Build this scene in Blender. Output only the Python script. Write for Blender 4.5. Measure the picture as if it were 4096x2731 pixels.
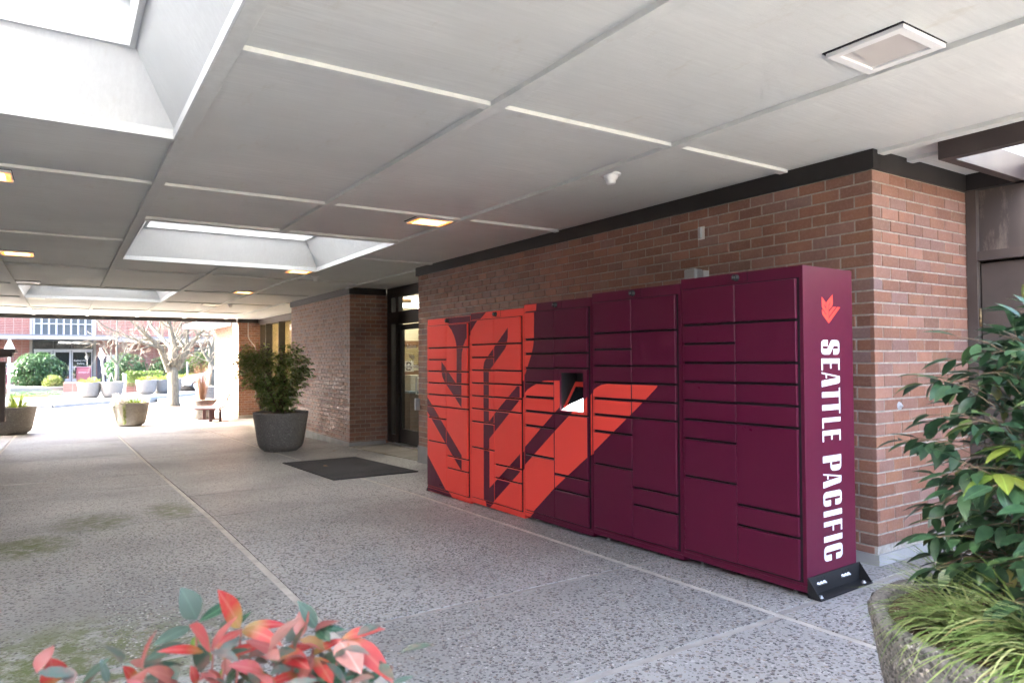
import bpy, bmesh, math, random
import numpy as np
from mathutils import Vector, Matrix, noise as mnoise
for o in list(bpy.data.objects): bpy.data.objects.remove(o)
SC = bpy.context.scene
COL = SC.collection
R = math.radians
# ------------------------------------------------------------------ camera, world, sun, exposure
CAMZ = 1.40
def cam_axes(yaw, pitch, roll):
    f = np.array([-math.cos(yaw)*math.cos(pitch), math.sin(yaw)*math.cos(pitch), math.sin(pitch)])
    r = np.cross(f, [0, 0, 1]); r /= np.linalg.norm(r); u = np.cross(r, f)
    return math.cos(roll)*r+math.sin(roll)*u, -math.sin(roll)*r+math.cos(roll)*u, f
r_, u_, f_ = cam_axes(R(32.872), R(1.362), R(-.28))
cd = bpy.data.cameras.new('camera'); cam = bpy.data.objects.new('camera', cd); COL.objects.link(cam)
cam.matrix_world = Matrix(((r_[0], u_[0], -f_[0], 0), (r_[1], u_[1], -f_[1], 0), (r_[2], u_[2], -f_[2], CAMZ), (0, 0, 0, 1)))
cd.sensor_width = 36; cd.lens = 36*2778.4/4096; cd.clip_start = .05; cd.clip_end = 2000
cd.dof.use_dof = True; cd.dof.focus_distance = 5.5; cd.dof.aperture_fstop = 4.5
SC.camera = cam
# light travels mostly +y (from the open left side), a little +x
SUN_DIR = Vector((.34, .80, -.56)).normalized()
wd = bpy.data.worlds.new('World'); SC.world = wd; wd.use_nodes = True
nt = wd.node_tree; bg = nt.nodes['Background']; sky = nt.nodes.new('ShaderNodeTexSky'); sky.sky_type = 'NISHITA'
sky.sun_disc = False; sky.sun_elevation = math.asin(-SUN_DIR.z); sky.sun_rotation = math.atan2(-SUN_DIR.x, -SUN_DIR.y)
sky.altitude = 50; sky.air_density = .75; sky.dust_density = 8; sky.ozone_density = 1.0
nt.links.new(sky.outputs[0], bg.inputs[0]); bg.inputs[1].default_value = .15
sl = bpy.data.lights.new('sun', 'SUN'); sl.energy = 2.4; sl.angle = R(.6); sl.color = (1, .975, .94)
so = bpy.data.objects.new('sun', sl); COL.objects.link(so); so.rotation_euler = SUN_DIR.to_track_quat('-Z', 'Y').to_euler(); so.location = (-10, -20, 20)
vs = SC.view_settings; vs.view_transform = 'Standard'; vs.look = 'None'; vs.exposure = 4.6; vs.gamma = 1; vs.use_curve_mapping = False
SC.cycles.use_denoising = True
try:
    SC.cycles.denoiser = 'OPENIMAGEDENOISE'; SC.cycles.denoising_input_passes = 'RGB_ALBEDO_NORMAL'
except Exception: pass
SC.cycles.use_adaptive_sampling = True; SC.cycles.adaptive_threshold = .04
SC.cycles.max_bounces = 7; SC.cycles.diffuse_bounces = 4; SC.cycles.glossy_bounces = 4; SC.cycles.transparent_max_bounces = 12; SC.cycles.transmission_bounces = 6
SC.cycles.caustics_reflective = False; SC.cycles.caustics_refractive = False; SC.cycles.sample_clamp_indirect = 6
rng = random.Random(7)
# ------------------------------------------------------------------ helpers
class MB:
    def __init__(s): s.v = []; s.f = []; s.m = []; s.smooth = []
    def add(s, vs, fs, m=0, sm=False):
        b = len(s.v); s.v += [tuple(p) for p in vs]
        for f in fs: s.f.append(tuple(i+b for i in f)); s.m.append(m); s.smooth.append(sm)
        return s
    def box(s, x0, x1, y0, y1, z0, z1, m=0, bev=0):
        x0, x1 = min(x0, x1), max(x0, x1); y0, y1 = min(y0, y1), max(y0, y1); z0, z1 = min(z0, z1), max(z0, z1)
        if bev <= 0:
            vs = [(x0, y0, z0), (x1, y0, z0), (x1, y1, z0), (x0, y1, z0), (x0, y0, z1), (x1, y0, z1), (x1, y1, z1), (x0, y1, z1)]
            return s.add(vs, [(3, 2, 1, 0), (4, 5, 6, 7), (0, 1, 5, 4), (1, 2, 6, 5), (2, 3, 7, 6), (3, 0, 4, 7)], m)
        bm = bmesh.new(); bmesh.ops.create_cube(bm, size=1)
        for v in bm.verts: v.co = Vector(((x0+x1)/2+v.co.x*(x1-x0), (y0+y1)/2+v.co.y*(y1-y0), (z0+z1)/2+v.co.z*(z1-z0)))
        bmesh.ops.bevel(bm, geom=bm.edges[:], offset=bev, segments=2, affect='EDGES', profile=.7)
        return s.bm(bm, m)
    def bm(s, bm, m=0, sm=False):
        bm.verts.index_update(); s.add([v.co for v in bm.verts], [[v.index for v in f.verts] for f in bm.faces], m, sm); bm.free(); return s
    def tube(s, pts, rad, seg=8, m=0, cap=True, sm=True):
        pts = [Vector(p) for p in pts]; n = len(pts); rs = rad if isinstance(rad, (list, tuple)) else [rad]*n
        vs = []; prev = None
        for i, p in enumerate(pts):
            t = (pts[min(i+1, n-1)]-pts[max(i-1, 0)]); t = t.normalized() if t.length > 1e-9 else Vector((0, 0, 1))
            if prev is None: a = t.orthogonal().normalized()
            else:
                a = prev-t*prev.dot(t); a = a.normalized() if a.length > 1e-6 else t.orthogonal().normalized()
            prev = a; b = t.cross(a)
            for k in range(seg):
                th = 2*math.pi*k/seg; vs.append(p+(a*math.cos(th)+b*math.sin(th))*rs[i])
        fs = [(i*seg+k, i*seg+(k+1) % seg, (i+1)*seg+(k+1) % seg, (i+1)*seg+k) for i in range(n-1) for k in range(seg)]
        if cap: fs += [tuple(range(seg))[::-1], tuple((n-1)*seg+k for k in range(seg))]
        return s.add(vs, fs, m, sm)
    def lathe(s, prof, c=(0, 0, 0), seg=40, m=0, sm=True, wob=0):
        vs = []
        for i, (r, z) in enumerate(prof):
            for k in range(seg):
                th = 2*math.pi*k/seg; w = 1+wob*math.sin(th*3+i) if wob else 1
                vs.append((c[0]+r*w*math.cos(th), c[1]+r*w*math.sin(th), c[2]+z))
        fs = [(i*seg+k, i*seg+(k+1) % seg, (i+1)*seg+(k+1) % seg, (i+1)*seg+k) for i in range(len(prof)-1) for k in range(seg)]
        return s.add(vs, fs, m, sm)
    def quad(s, a, b, c, d, m=0): return s.add([a, b, c, d], [(0, 1, 2, 3)], m)
    def prism(s, poly, axis, a0, a1, m=0):   # poly list of 2D points, extruded along axis
        def P(p, t):
            return {'x': (t, p[0], p[1]), 'y': (p[0], t, p[1]), 'z': (p[0], p[1], t)}[axis]
        n = len(poly); vs = [P(p, a0) for p in poly]+[P(p, a1) for p in poly]
        return s.add(vs, [tuple(range(n))[::-1], tuple(range(n, 2*n))]+[(i, (i+1) % n, n+(i+1) % n, n+i) for i in range(n)], m)
    def mesh(s, name, mats):
        me = bpy.data.meshes.new(name); me.from_pydata(s.v, [], s.f)
        for mt in (mats if isinstance(mats, (list, tuple)) else [mats]): me.materials.append(mt)
        me.polygons.foreach_set('material_index', s.m); me.polygons.foreach_set('use_smooth', s.smooth); me.update(); return me
    def obj(s, name, mats, parent=None, fix=True):
        me = s.mesh(name, mats)
        if fix and len(s.f) < 60000:
            b = bmesh.new(); b.from_mesh(me); bmesh.ops.recalc_face_normals(b, faces=b.faces); b.to_mesh(me); b.free()
        return link(name, me, parent)
def link(name, data, parent=None):
    o = bpy.data.objects.new(name, data); COL.objects.link(o)
    if parent is not None: o.parent = parent
    return o
def tag(o, label=None, cat=None, group=None, kind=None):
    if label: o['label'] = label
    if cat: o['category'] = cat
    if group: o['group'] = group
    if kind: o['kind'] = kind
    return o
def thing(name, label, cat, loc=(0, 0, 0), group=None, rz=0):
    o = link(name, None); o.location = loc; o.rotation_euler[2] = rz; return tag(o, label, cat, group)
def rel(o, root):   # parent keeping coordinates given in world space (root has only a location)
    return o
# ------------------------------------------------------------------ materials
def mat(name, col=(.5, .5, .5), rough=.6, metal=0, spec=.5, emit=None, es=0):
    m = bpy.data.materials.new(name); m.use_nodes = True; b = m.node_tree.nodes['Principled BSDF']
    b.inputs['Base Color'].default_value = (*col, 1); b.inputs['Roughness'].default_value = rough; b.inputs['Metallic'].default_value = metal
    b.inputs['Specular IOR Level'].default_value = spec
    if emit: b.inputs['Emission Color'].default_value = (*emit, 1); b.inputs['Emission Strength'].default_value = es
    return m
class NT:
    def __init__(s, m): s.m = m; s.t = m.node_tree; s.b = s.t.nodes['Principled BSDF']
    def n(s, typ, **kw):
        nd = s.t.nodes.new('ShaderNode'+typ)
        for k, v in kw.items():
            if k.startswith('i_'):
                key = k[2:]; nd.inputs[int(key) if key.isdigit() else key.replace('_', ' ')].default_value = v
            else: setattr(nd, k, v)
        return nd
    def l(s, a, b): s.t.links.new(a, b)
    def coord(s, scale=(1, 1, 1), kind='pos'):
        g = s.n('NewGeometry').outputs['Position'] if kind == 'pos' else s.n('TexCoord').outputs['Object']
        mp = s.n('Mapping'); mp.inputs['Scale'].default_value = scale; s.l(g, mp.inputs[0]); return mp.outputs[0]
    def ramp(s, fac, stops, interp='LINEAR'):
        r = s.n('ValToRGB'); r.color_ramp.interpolation = interp; e = r.color_ramp.elements
        while len(e) < len(stops): e.new(.5)
        for k, (p, c) in zip(e, stops): k.position = p; k.color = (*c, 1) if len(c) == 3 else c
        s.l(fac, r.inputs[0]); return r.outputs[0]
    def noise(s, vec, scale, detail=4, rough=.55):
        n = s.n('TexNoise'); n.inputs['Scale'].default_value = scale; n.inputs['Detail'].default_value = detail; n.inputs['Roughness'].default_value = rough
        if vec is not None: s.l(vec, n.inputs['Vector'])
        return n.outputs['Fac']
    def mix(s, fac, a, b, mode='MIX'):
        m = s.n('Mix', data_type='RGBA', blend_type=mode)
        for sock, v in ((m.inputs[0], fac), (m.inputs[6], a), (m.inputs[7], b)):
            if hasattr(v, 'links') or hasattr(v, 'is_linked'): s.l(v, sock)
            elif isinstance(v, (int, float)): sock.default_value = v
            else: sock.default_value = (*v, 1)
        return m.outputs[2]
    def math(s, op, a, b=0, clamp=False):
        m = s.n('Math', operation=op, use_clamp=clamp)
        for i, v in enumerate((a, b)):
            if isinstance(v, (int, float)): m.inputs[i].default_value = v
            else: s.l(v, m.inputs[i])
        return m.outputs[0]
    def bump(s, h, strength=.3, dist=.01):
        b = s.n('Bump'); b.inputs['Strength'].default_value = strength; b.inputs['Distance'].default_value = dist; s.l(h, b.inputs['Height']); s.l(b.outputs[0], s.b.inputs['Normal'])
    def col(s, c): s.l(c, s.b.inputs['Base Color'])
def noisy(name, c0, c1, scale=8, rough=.7, bump=.15, dist=.003, bscale=None, stretch=(1, 1, 1), spec=.4, metal=0, kind='pos', lo=.35, hi=.65):
    m = mat(name, c0, rough, metal, spec); t = NT(m); v = t.coord(stretch, kind)
    t.col(t.ramp(t.noise(v, scale), [(lo, c0), (hi, c1)]))
    if bump: t.bump(t.noise(v, bscale or scale*4, 6), bump, dist)
    return m
BR = [(0, (.165, .085, .057)), (.14, (.26, .120, .074)), (.28, (.20, .102, .070)), (.42, (.32, .148, .090)), (.56, (.235, .138, .110)), (.68, (.35, .175, .116)), (.8, (.22, .148, .14)), (.9, (.29, .138, .077)), (1, (.185, .108, .078))]
def brick_mat(name, island):
    m = mat(name, (.3, .12, .08), .55, 0, .45); t = NT(m)
    r = t.n('NewGeometry').outputs['Random Per Island'] if island else t.n('ObjectInfo').outputs['Random']
    base = t.ramp(r, BR); v = t.coord()
    c = t.mix(t.ramp(t.noise(v, 5, 5), [(.35, (0, 0, 0)), (.75, (.55, .55, .55))]), base, (.16, .075, .06))
    t.col(t.mix(t.ramp(t.noise(v, 60, 3), [(.45, (0, 0, 0)), (.8, (.3, .3, .3))]), c, (.40, .26, .21)))
    rr = t.math('MULTIPLY_ADD', r, .25); t.t.nodes[-1].inputs[2].default_value = .38; t.l(rr, t.b.inputs['Roughness'])
    t.bump(t.noise(v, 180, 4), .25, .002)
    return m
M_BRICK = brick_mat('brick_single', False); M_BRICKI = brick_mat('brick_course', True)
M_MORTAR = noisy('mortar', (.28, .255, .22), (.40, .37, .325), 30, .9, .4, .003, 120)
def paint_mat(name, c, stretch, b=.12):
    m = mat(name, c, .75, 0, .25); t = NT(m); v = t.coord()
    d = tuple(x*.80 for x in c)
    t.col(t.mix(t.ramp(t.noise(v, .9, 5), [(.35, (0, 0, 0)), (.7, (1, 1, 1))]), c, d))
    src = t.b.inputs['Base Color'].links[0].from_socket; t.col(t.mix(t.ramp(t.noise(t.coord(tuple(x*.35 for x in stretch)), 1, 6, .75), [(.3, (0, 0, 0)), (.7, (1, 1, 1))]), src, tuple(x*.80 for x in c)))
    st = t.ramp(t.noise(t.coord((2.2, 5.5, 2)), 1.3, 8, .75), [(.58, (0, 0, 0)), (.70, (.34, .34, .34))])
    src = t.b.inputs['Base Color'].links[0].from_socket; t.col(t.mix(st, src, (c[0]*.66, c[1]*.60, c[2]*.50)))
    t.bump(t.noise(t.coord(stretch), 1, 5, .7), b, .004); return m
M_CEIL = paint_mat('ceiling_paint', (.715, .73, .695), (140, 7, 7), .5)
M_BATTEN = paint_mat('batten_paint', (.70, .715, .68), (40, 40, 40), .10)
M_WELL = paint_mat('skylight_paint', (.74, .76, .76), (110, 110, 9), .16)
M_BRONZE = noisy('dark_bronze_metal', (.016, .0145, .0135), (.026, .023, .021), 3, .5, .05, .002)
M_DOORBR = noisy('brown_steel', (.060, .048, .043), (.085, .070, .062), 2.2, .5, .06, .002, 30)
def stained():
    m = mat('stained_brown_steel', (.06, .05, .045), .55); t = NT(m); v = t.coord((3, 3, .8))
    t.col(t.mix(t.ramp(t.noise(v, 2.2, 6, .7), [(.50, (0, 0, 0)), (.66, (.8, .8, .8))]), (.062, .05, .045), (.22, .185, .15))); t.bump(t.noise(v, 40), .1, .002); return m
M_STAIN = stained()
def aggregate(name, cem0, cem1, stones, scale, cover=.30, moss=False, bumpd=.004, far=False):
    m = mat(name, cem0, .78, 0, .35); t = NT(m); v = t.coord()
    vo = t.n('TexVoronoi'); vo.inputs['Scale'].default_value = scale; vo.inputs['Randomness'].default_value = 1; t.l(v, vo.inputs['Vector'])
    sp = t.n('SeparateColor'); t.l(vo.outputs['Color'], sp.inputs[0])
    stone = t.ramp(sp.outputs[0], stones, 'CONSTANT')
    thr = t.math('MULTIPLY_ADD', sp.outputs[1], .34); t.t.nodes[-1].inputs[2].default_value = cover-.12
    msk = t.math('LESS_THAN', vo.outputs['Distance'], thr)
    big = t.noise(v, .45, 5)
    cem = t.mix(t.ramp(big, [(.36, (0, 0, 0)), (.66, (1, 1, 1))]), cem0, cem1)
    cem = t.mix(t.ramp(t.noise(v, 150, 3), [(.3, (0, 0, 0)), (.8, (.35, .35, .35))]), cem, (.12, .11, .105))
    c = t.mix(msk, cem, stone)
    rnd = t.n('ObjectInfo').outputs['Random']
    c = t.mix(1.0, c, t.ramp(rnd, [(0, (.86, .85, .84)), (1, (1.06, 1.05, 1.06))]), 'MULTIPLY')
    if moss:
        sx = t.n('SeparateXYZ'); t.l(t.n('NewGeometry').outputs['Position'], sx.inputs[0])
        def blob(cx, cy, rx, ry):
            a = t.math('DIVIDE', t.math('SUBTRACT', sx.outputs[0], cx), rx); b = t.math('DIVIDE', t.math('SUBTRACT', sx.outputs[1], cy), ry)
            d = t.math('ADD', t.math('MULTIPLY', a, a), t.math('MULTIPLY', b, b)); return t.math('SUBTRACT', 1, d, True)
        tot = None
        for q in ((-7.72, .92, .62, .26), (-7.5, .25, .55, .4), (-3.9, .1, .8, .9), (-6.7, -.25, .5, .4)):
            b = blob(*q); tot = b if tot is None else t.math('ADD', tot, b, True)
        fm = t.math('MULTIPLY', t.math('MULTIPLY', tot, t.ramp(t.noise(v, 9, 8, .8), [(.40, (0, 0, 0)), (.56, (1, 1, 1))])), 1.15, True)
        c = t.mix(fm, c, (.10, .125, .03))
        dk = t.ramp(t.noise(t.coord((.5, .5, .5)), 1.0, 3), [(.44, (0, 0, 0)), (.66, (.55, .55, .55))])
        c = t.mix(dk, c, (.15, .14, .13)); sp2 = t.ramp(t.noise(v, 3.1, 8, .8), [(.60, (0, 0, 0)), (.70, (.35, .35, .35))]); c = t.mix(sp2, c, (.11, .10, .09))
    t.col(c)
    h = t.math('SUBTRACT', thr, vo.outputs['Distance']); h = t.math('MULTIPLY', h, 2.2, True)
    h = t.math('ADD', h, t.math('MULTIPLY', t.noise(v, 220, 3), .25))
    t.bump(h, .55, bumpd); return m
STO = [(0, (.075, .072, .068)), (.16, (.13, .126, .12)), (.30, (.21, .205, .195)), (.42, (.10, .085, .075)), (.52, (.30, .29, .275)), (.64, (.20, .175, .15)), (.74, (.36, .34, .31)), (.86, (.27, .215, .17)), (.94, (.50, .48, .45))]
M_FLOOR = aggregate('exposed_aggregate', (.37, .365, .34), (.47, .462, .43), STO, 50, .36, True); M_FLOOR.node_tree.nodes['Principled BSDF'].inputs['Roughness'].default_value = .52
M_PLANT = aggregate('planter_aggregate', (.18, .174, .165), (.23, .223, .21), [(0, (.09, .088, .084)), (.3, (.15, .145, .137)), (.55, (.22, .21, .20)), (.8, (.33, .32, .30)), (.93, (.52, .51, .49))], 95, .40, False, .005)
def pebble_mat():
    m = mat('pebbles', (.3, .3, .3), .55, 0, .45); t = NT(m)
    t.col(t.ramp(t.n('NewGeometry').outputs['Random Per Island'], STO, 'CONSTANT')); return m
M_PEB = pebble_mat(); M_PPEB = mat('planter_pebble', (.15, .14, .13), .6); t_ = NT(M_PPEB); t_.col(t_.ramp(t_.n('NewGeometry').outputs['Random Per Island'], [(0, (.06, .055, .05)), (.3, (.10, .095, .085)), (.6, (.16, .145, .125)), (.85, (.21, .19, .165)), (.97, (.36, .33, .29))], 'CONSTANT'))
M_STRIP = noisy('wood_divider', (.29, .265, .235), (.40, .37, .33), 3, .85, .5, .003, 14, (3, 3, 20))
M_STRIP2 = noisy('pale_wood_divider', (.42, .39, .34), (.56, .52, .46), 3, .85, .5, .003, 14, (3, 3, 20))
M_JOINT = noisy('joint_sealant', (.42, .39, .34), (.52, .48, .42), 6, .85, .2)
M_UNDER = mat('under_slab', (.06, .055, .05), .95)
M_CONC = noisy('grey_concrete', (.27, .27, .26), (.36, .355, .34), 3, .85, .3, .003, 60)
M_CONC2 = noisy('alcove_concrete', (.25, .225, .19), (.33, .30, .26), 2.5, .8, .2, .002, 60)
M_ASPH = noisy('asphalt', (.06, .06, .062), (.085, .085, .086), .7, .9, .3, .003, 150)
M_WALK = noisy('sidewalk_concrete', (.15, .15, .148), (.20, .198, .192), 1.2, .9, .2, .002, 60)
M_GROUND = noisy('ground', (.10, .10, .06), (.14, .13, .09), .5, .95, .2)
def powder(name, c, c2, rough=.42):
    m = mat(name, c, rough, 0, .32); t = NT(m); v = t.coord()
    t.col(t.mix(t.ramp(t.noise(v, 900, 2), [(.35, (0, 0, 0)), (.7, (1, 1, 1))]), c, c2)); t.bump(t.noise(v, 700, 2), .10, .0006); t.l(t.ramp(t.noise(v, 6, 6, .7), [(.3, (rough-.07,)*3), (.75, (rough+.12,)*3)]), t.b.inputs['Roughness']); return m
M_MAR = powder('maroon_vinyl', (.092, .0055, .0255), (.112, .009, .033), .34)
M_RED = powder('coral_red_vinyl', (.90, .070, .050), (.94, .085, .06), .42)
M_BLACK = mat('black_powdercoat', (.012, .012, .013), .5)
M_GAP = mat('gap_and_shade_black', (.004, .003, .004), .7)  # near black for seams, slots and the painted shade between locker doors
M_WHITE = mat('white_vinyl', (.82, .82, .82), .5)
M_STEEL = mat('zinc_steel', (.62, .62, .62), .3, 1)
M_GALV = noisy('galvanised', (.45, .47, .48), (.55, .57, .58), 14, .45, .05, .002, metal=.6)
M_RUB = mat('rubber_mat', (.02, .019, .02), .85)
t_ = NT(M_RUB); w_ = t_.n('TexWave'); w_.inputs['Scale'].default_value = 22; t_.l(t_.coord(), w_.inputs[0]); t_.bump(w_.outputs['Fac'], .5, .004)
t_.col(t_.ramp(t_.noise(t_.coord(), 3, 5), [(.35, (.016, .015, .016)), (.7, (.034, .031, .033))]))
M_WPLAST = mat('white_plastic', (.75, .75, .73), .45)
M_GPLAST = mat('grey_plastic', (.38, .39, .40), .5)
def glass_mat(name, tint=(.9, .93, .93), refl=.10):
    m = bpy.data.materials.new(name); m.use_nodes = True; t = m.node_tree; t.nodes.clear()
    o = t.nodes.new('ShaderNodeOutputMaterial'); mx = t.nodes.new('ShaderNodeMixShader'); a = t.nodes.new('ShaderNodeBsdfTransparent'); g = t.nodes.new('ShaderNodeBsdfGlossy')
    lw = t.nodes.new('ShaderNodeLayerWeight'); lw.inputs[0].default_value = .5; fr = t.nodes.new('ShaderNodeMath'); fr.operation = 'POWER'; fr.inputs[1].default_value = 5; t.links.new(lw.outputs['Facing'], fr.inputs[0])
    a.inputs[0].default_value = (*tint, 1); g.inputs['Roughness'].default_value = .02; g.inputs['Color'].default_value = (.9, .9, .9, 1)
    mp = t.nodes.new('ShaderNodeMath'); mp.operation = 'MULTIPLY_ADD'; mp.inputs[1].default_value = .9; mp.inputs[2].default_value = refl*.5; t.links.new(fr.outputs[0], mp.inputs[0])
    t.links.new(mp.outputs[0], mx.inputs[0]); t.links.new(a.outputs[0], mx.inputs[1]); t.links.new(g.outputs[0], mx.inputs[2]); t.links.new(mx.outputs[0], o.inputs[0]); return m
def frosted():
    m = mat('frosted_acrylic', (.8, .82, .84), .35); t = NT(m); tl = t.n('BsdfTranslucent'); tl.inputs[0].default_value = (.265, .28, .29, 1); mx = t.n('MixShader'); mx.inputs[0].default_value = .85
    t.l(t.b.outputs[0], mx.inputs[1]); t.l(tl.outputs[0], mx.inputs[2]); t.l(mx.outputs[0], t.t.nodes['Material Output'].inputs[0]); return m
M_FROST = frosted()
M_GLASS = glass_mat('clear_glass'); M_DGLASS = glass_mat('tinted_glass', (.62, .66, .66), .16)
def lamp_mat(name, c, s): return mat(name, (.8, .75, .7), .5, 0, .3, c, s)
M_LAMP = lamp_mat('lit_lens', (1, .60, .22), .40); M_GLOWRIM = lamp_mat('orange_glow_rim', (1, .26, .02), .11); M_LAMPDIM = lamp_mat('dim_lens', (1, .80, .50), .07); M_LENS = mat('unlit_lens', (.50, .48, .45), .3)
M_TUBE = lamp_mat('fluorescent_tube', (1, .93, .78), 1.7)
M_SOIL = noisy('soil', (.055, .032, .02), (.11, .07, .045), 25, .95, .9, .02, 60)
M_MULCH = noisy('mulch', (.06, .045, .035), (.11, .085, .065), 20, .95, .9, .03, 40)
def leaf_mat(name, stops, rough=.35, island=True, spec=.5, tr=.25):
    m = mat(name, stops[0][1], rough, 0, spec); t = NT(m)
    r = t.n('NewGeometry').outputs['Random Per Island'] if island else t.n('ObjectInfo').outputs['Random']
    c = t.ramp(r, stops)
    if not island:
        sx = t.n('SeparateXYZ'); t.l(t.n('TexCoord').outputs['Object'], sx.inputs[0]); c = t.mix(t.ramp(t.math('ABSOLUTE', sx.outputs[1]), [(0, (.55, .55, .55)), (.018, (0, 0, 0))]), c, tuple(min(1, x*2.6+.03) for x in stops[len(stops)//2][1]))
    c = t.mix(t.ramp(t.noise(t.coord(), 45, 3), [(.4, (0, 0, 0)), (.75, (.45, .45, .45))]), c, tuple(min(1, x*1.5+.015) for x in stops[len(stops)//2][1])); t.col(c)
    tl = t.n('BsdfTranslucent'); t.l(c, tl.inputs[0]); mx = t.n('MixShader'); mx.inputs[0].default_value = tr
    out = t.t.nodes['Material Output']; t.l(t.b.outputs[0], mx.inputs[1]); t.l(tl.outputs[0], mx.inputs[2]); t.l(mx.outputs[0], out.inputs[0]); return m
NAN = [(0, (.012, .036, .018)), (.3, (.018, .052, .024)), (.65, (.026, .068, .030)), (.9, (.040, .092, .036)), (.97, (.10, .14, .035)), (1, (.20, .16, .05))]
M_NANO = leaf_mat('nandina_leaf', NAN, .33, False); M_NANI = leaf_mat('nandina_foliage', NAN, .38, True)
M_YLEAF = leaf_mat('young_leaf', [(0, (.07, .14, .025)), (.6, (.12, .19, .03)), (1, (.19, .21, .04))], .4, False)
def redleaf():
    m = mat('red_leaf', (.6, .08, .05), .38, 0, .5); t = NT(m); sx = t.n('SeparateXYZ'); t.l(t.n('TexCoord').outputs['Object'], sx.inputs[0])
    rnd = t.n('ObjectInfo').outputs['Random']; tip = t.ramp(rnd, [(0, (.34, .018, .018)), (.4, (.40, .035, .030)), (.75, (.42, .075, .068)), (1, (.36, .12, .085))])
    k = t.math('ADD', sx.outputs[0], t.math('MULTIPLY', t.math('SUBTRACT', rnd, .5), .5))
    c = t.mix(t.ramp(k, [(-.0, (0, 0, 0)), (.36, (1, 1, 1))]), (.30, .19, .055), tip)
    vein = t.ramp(t.math('ABSOLUTE', sx.outputs[1]), [(0, (.5, .5, .5)), (.025, (0, 0, 0))]); c = t.mix(vein, c, (.48, .22, .15))
    c = t.mix(t.ramp(t.noise(t.coord(kind='obj'), 9, 4), [(.5, (0, 0, 0)), (.8, (.4, .4, .4))]), c, (.40, .16, .06)); t.col(c)
    tl = t.n('BsdfTranslucent'); t.l(c, tl.inputs[0]); mx = t.n('MixShader'); mx.inputs[0].default_value = .35
    t.l(t.b.outputs[0], mx.inputs[1]); t.l(tl.outputs[0], mx.inputs[2]); t.l(mx.outputs[0], t.t.nodes['Material Output'].inputs[0]); return m
M_REDL = redleaf()
M_GREYL = leaf_mat('grey_green_leaf', [(0, (.095, .125, .085)), (.6, (.05, .08, .05)), (1, (.15, .185, .14))], .4, False)
M_BLADE = leaf_mat('variegated_blade', [(0, (.07, .13, .03)), (.4, (.12, .20, .05)), (.7, (.26, .33, .12)), (.93, (.42, .44, .22)), (1, (.24, .17, .07))], .45, True, .4, .35)
M_LILY = leaf_mat('daylily_blade', [(0, (.10, .18, .022)), (1, (.22, .28, .04))], .5, True, .4, .4)
M_SHRUB = leaf_mat('shrub_foliage', [(0, (.08, .16, .04)), (.55, (.14, .26, .06)), (.86, (.25, .25, .09)), (1, (.34, .42, .14))], .4, True, .5, .38)
M_RHODO = leaf_mat('rhododendron_leaf', [(0, (.022, .062, .024)), (1, (.055, .115, .04))], .35, True)
M_YELLO = leaf_mat('yellow_green_leaf', [(0, (.08, .11, .02)), (1, (.16, .19, .045))], .5, True)
M_HEDGE = leaf_mat('hedge_leaf', [(0, (.045, .085, .015)), (1, (.10, .15, .03))], .5, True)
M_COVER = leaf_mat('ground_cover_leaf', [(0, (.05, .11, .05)), (1, (.10, .18, .08))], .5, True)
M_STEM = noisy('stem', (.10, .07, .045), (.16, .12, .08), 30, .8, .3)
M_RSTEM = mat('red_stem', (.25, .08, .06), .6)
M_BARK = noisy('bark', (.075, .072, .058), (.15, .145, .115), 5, .9, .6, .02, 18, (3, 3, .8))
M_TWIG = noisy('twig', (.13, .115, .095), (.20, .175, .145), 5, .9, 0)
M_REED = leaf_mat('dormant_reed', [(0, (.10, .055, .035)), (1, (.20, .125, .085))], .8, True, .2, .1)
# ------------------------------------------------------------------ ground profile
def gz(x):
    if x >= -7: r = -1.385+.02*(x+2.46)
    elif x >= -13: r = -1.4758+.036*(x+7)
    elif x >= -25: r = -1.6918+.0285*(x+13)
    else: r = -2.034
    return r+CAMZ
XB = [-7, -13, -25]
def sheet(mb, x0, x1, y0, y1, top, thick, m=0, bev=0):
    xs = sorted([x0, x1]+[b for b in XB if x0 < b < x1]); n = len(xs)
    pr = [(x, gz(x)+top) for x in xs]+[(x, gz(x)+top-thick) for x in reversed(xs)]
    mb.prism(pr, 'y', y0, y1, m)
# ------------------------------------------------------------------ paved floor: slabs, wooden dividers, joints
floor = MB(); sheet(floor, -30, 14, -14, 7, -.03, .1); floor = floor.obj('floor', M_UNDER); tag(floor, kind='structure')
bands = [(-14, -3.2, [-30, -22, -16, -9.9, -4, 3, 14]), (-3.2, -1.02, [-30, -25.5, -20, -16.5, -12.6, -9.9, -7.2, -3.7, 0, 6, 14]), (-1.02, 1.17, [-30, -26.5, -22.5, -18.4, -14.6, -11.25, -9.82, -7.2, -3.68, -1.0, 3, 8, 14]),
         (1.17, 3.24, [-30, -26.5, -23, -19.6, -16.1, -13.6, -11.1, -8.55, -7.06, -3.53, -2.37, 1.0, 5, 9, 14]), (3.24, 7, [-30, -26.5, -23, -19.6, -16.1, -13.2, -9.2, -6.2, -3.53, -2.40, 1.0, 5, 9, 14])]
WIDE = {-3.53: .045, -2.37: .05, -2.40: .05, -3.68: .05}
SLABS = []
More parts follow.
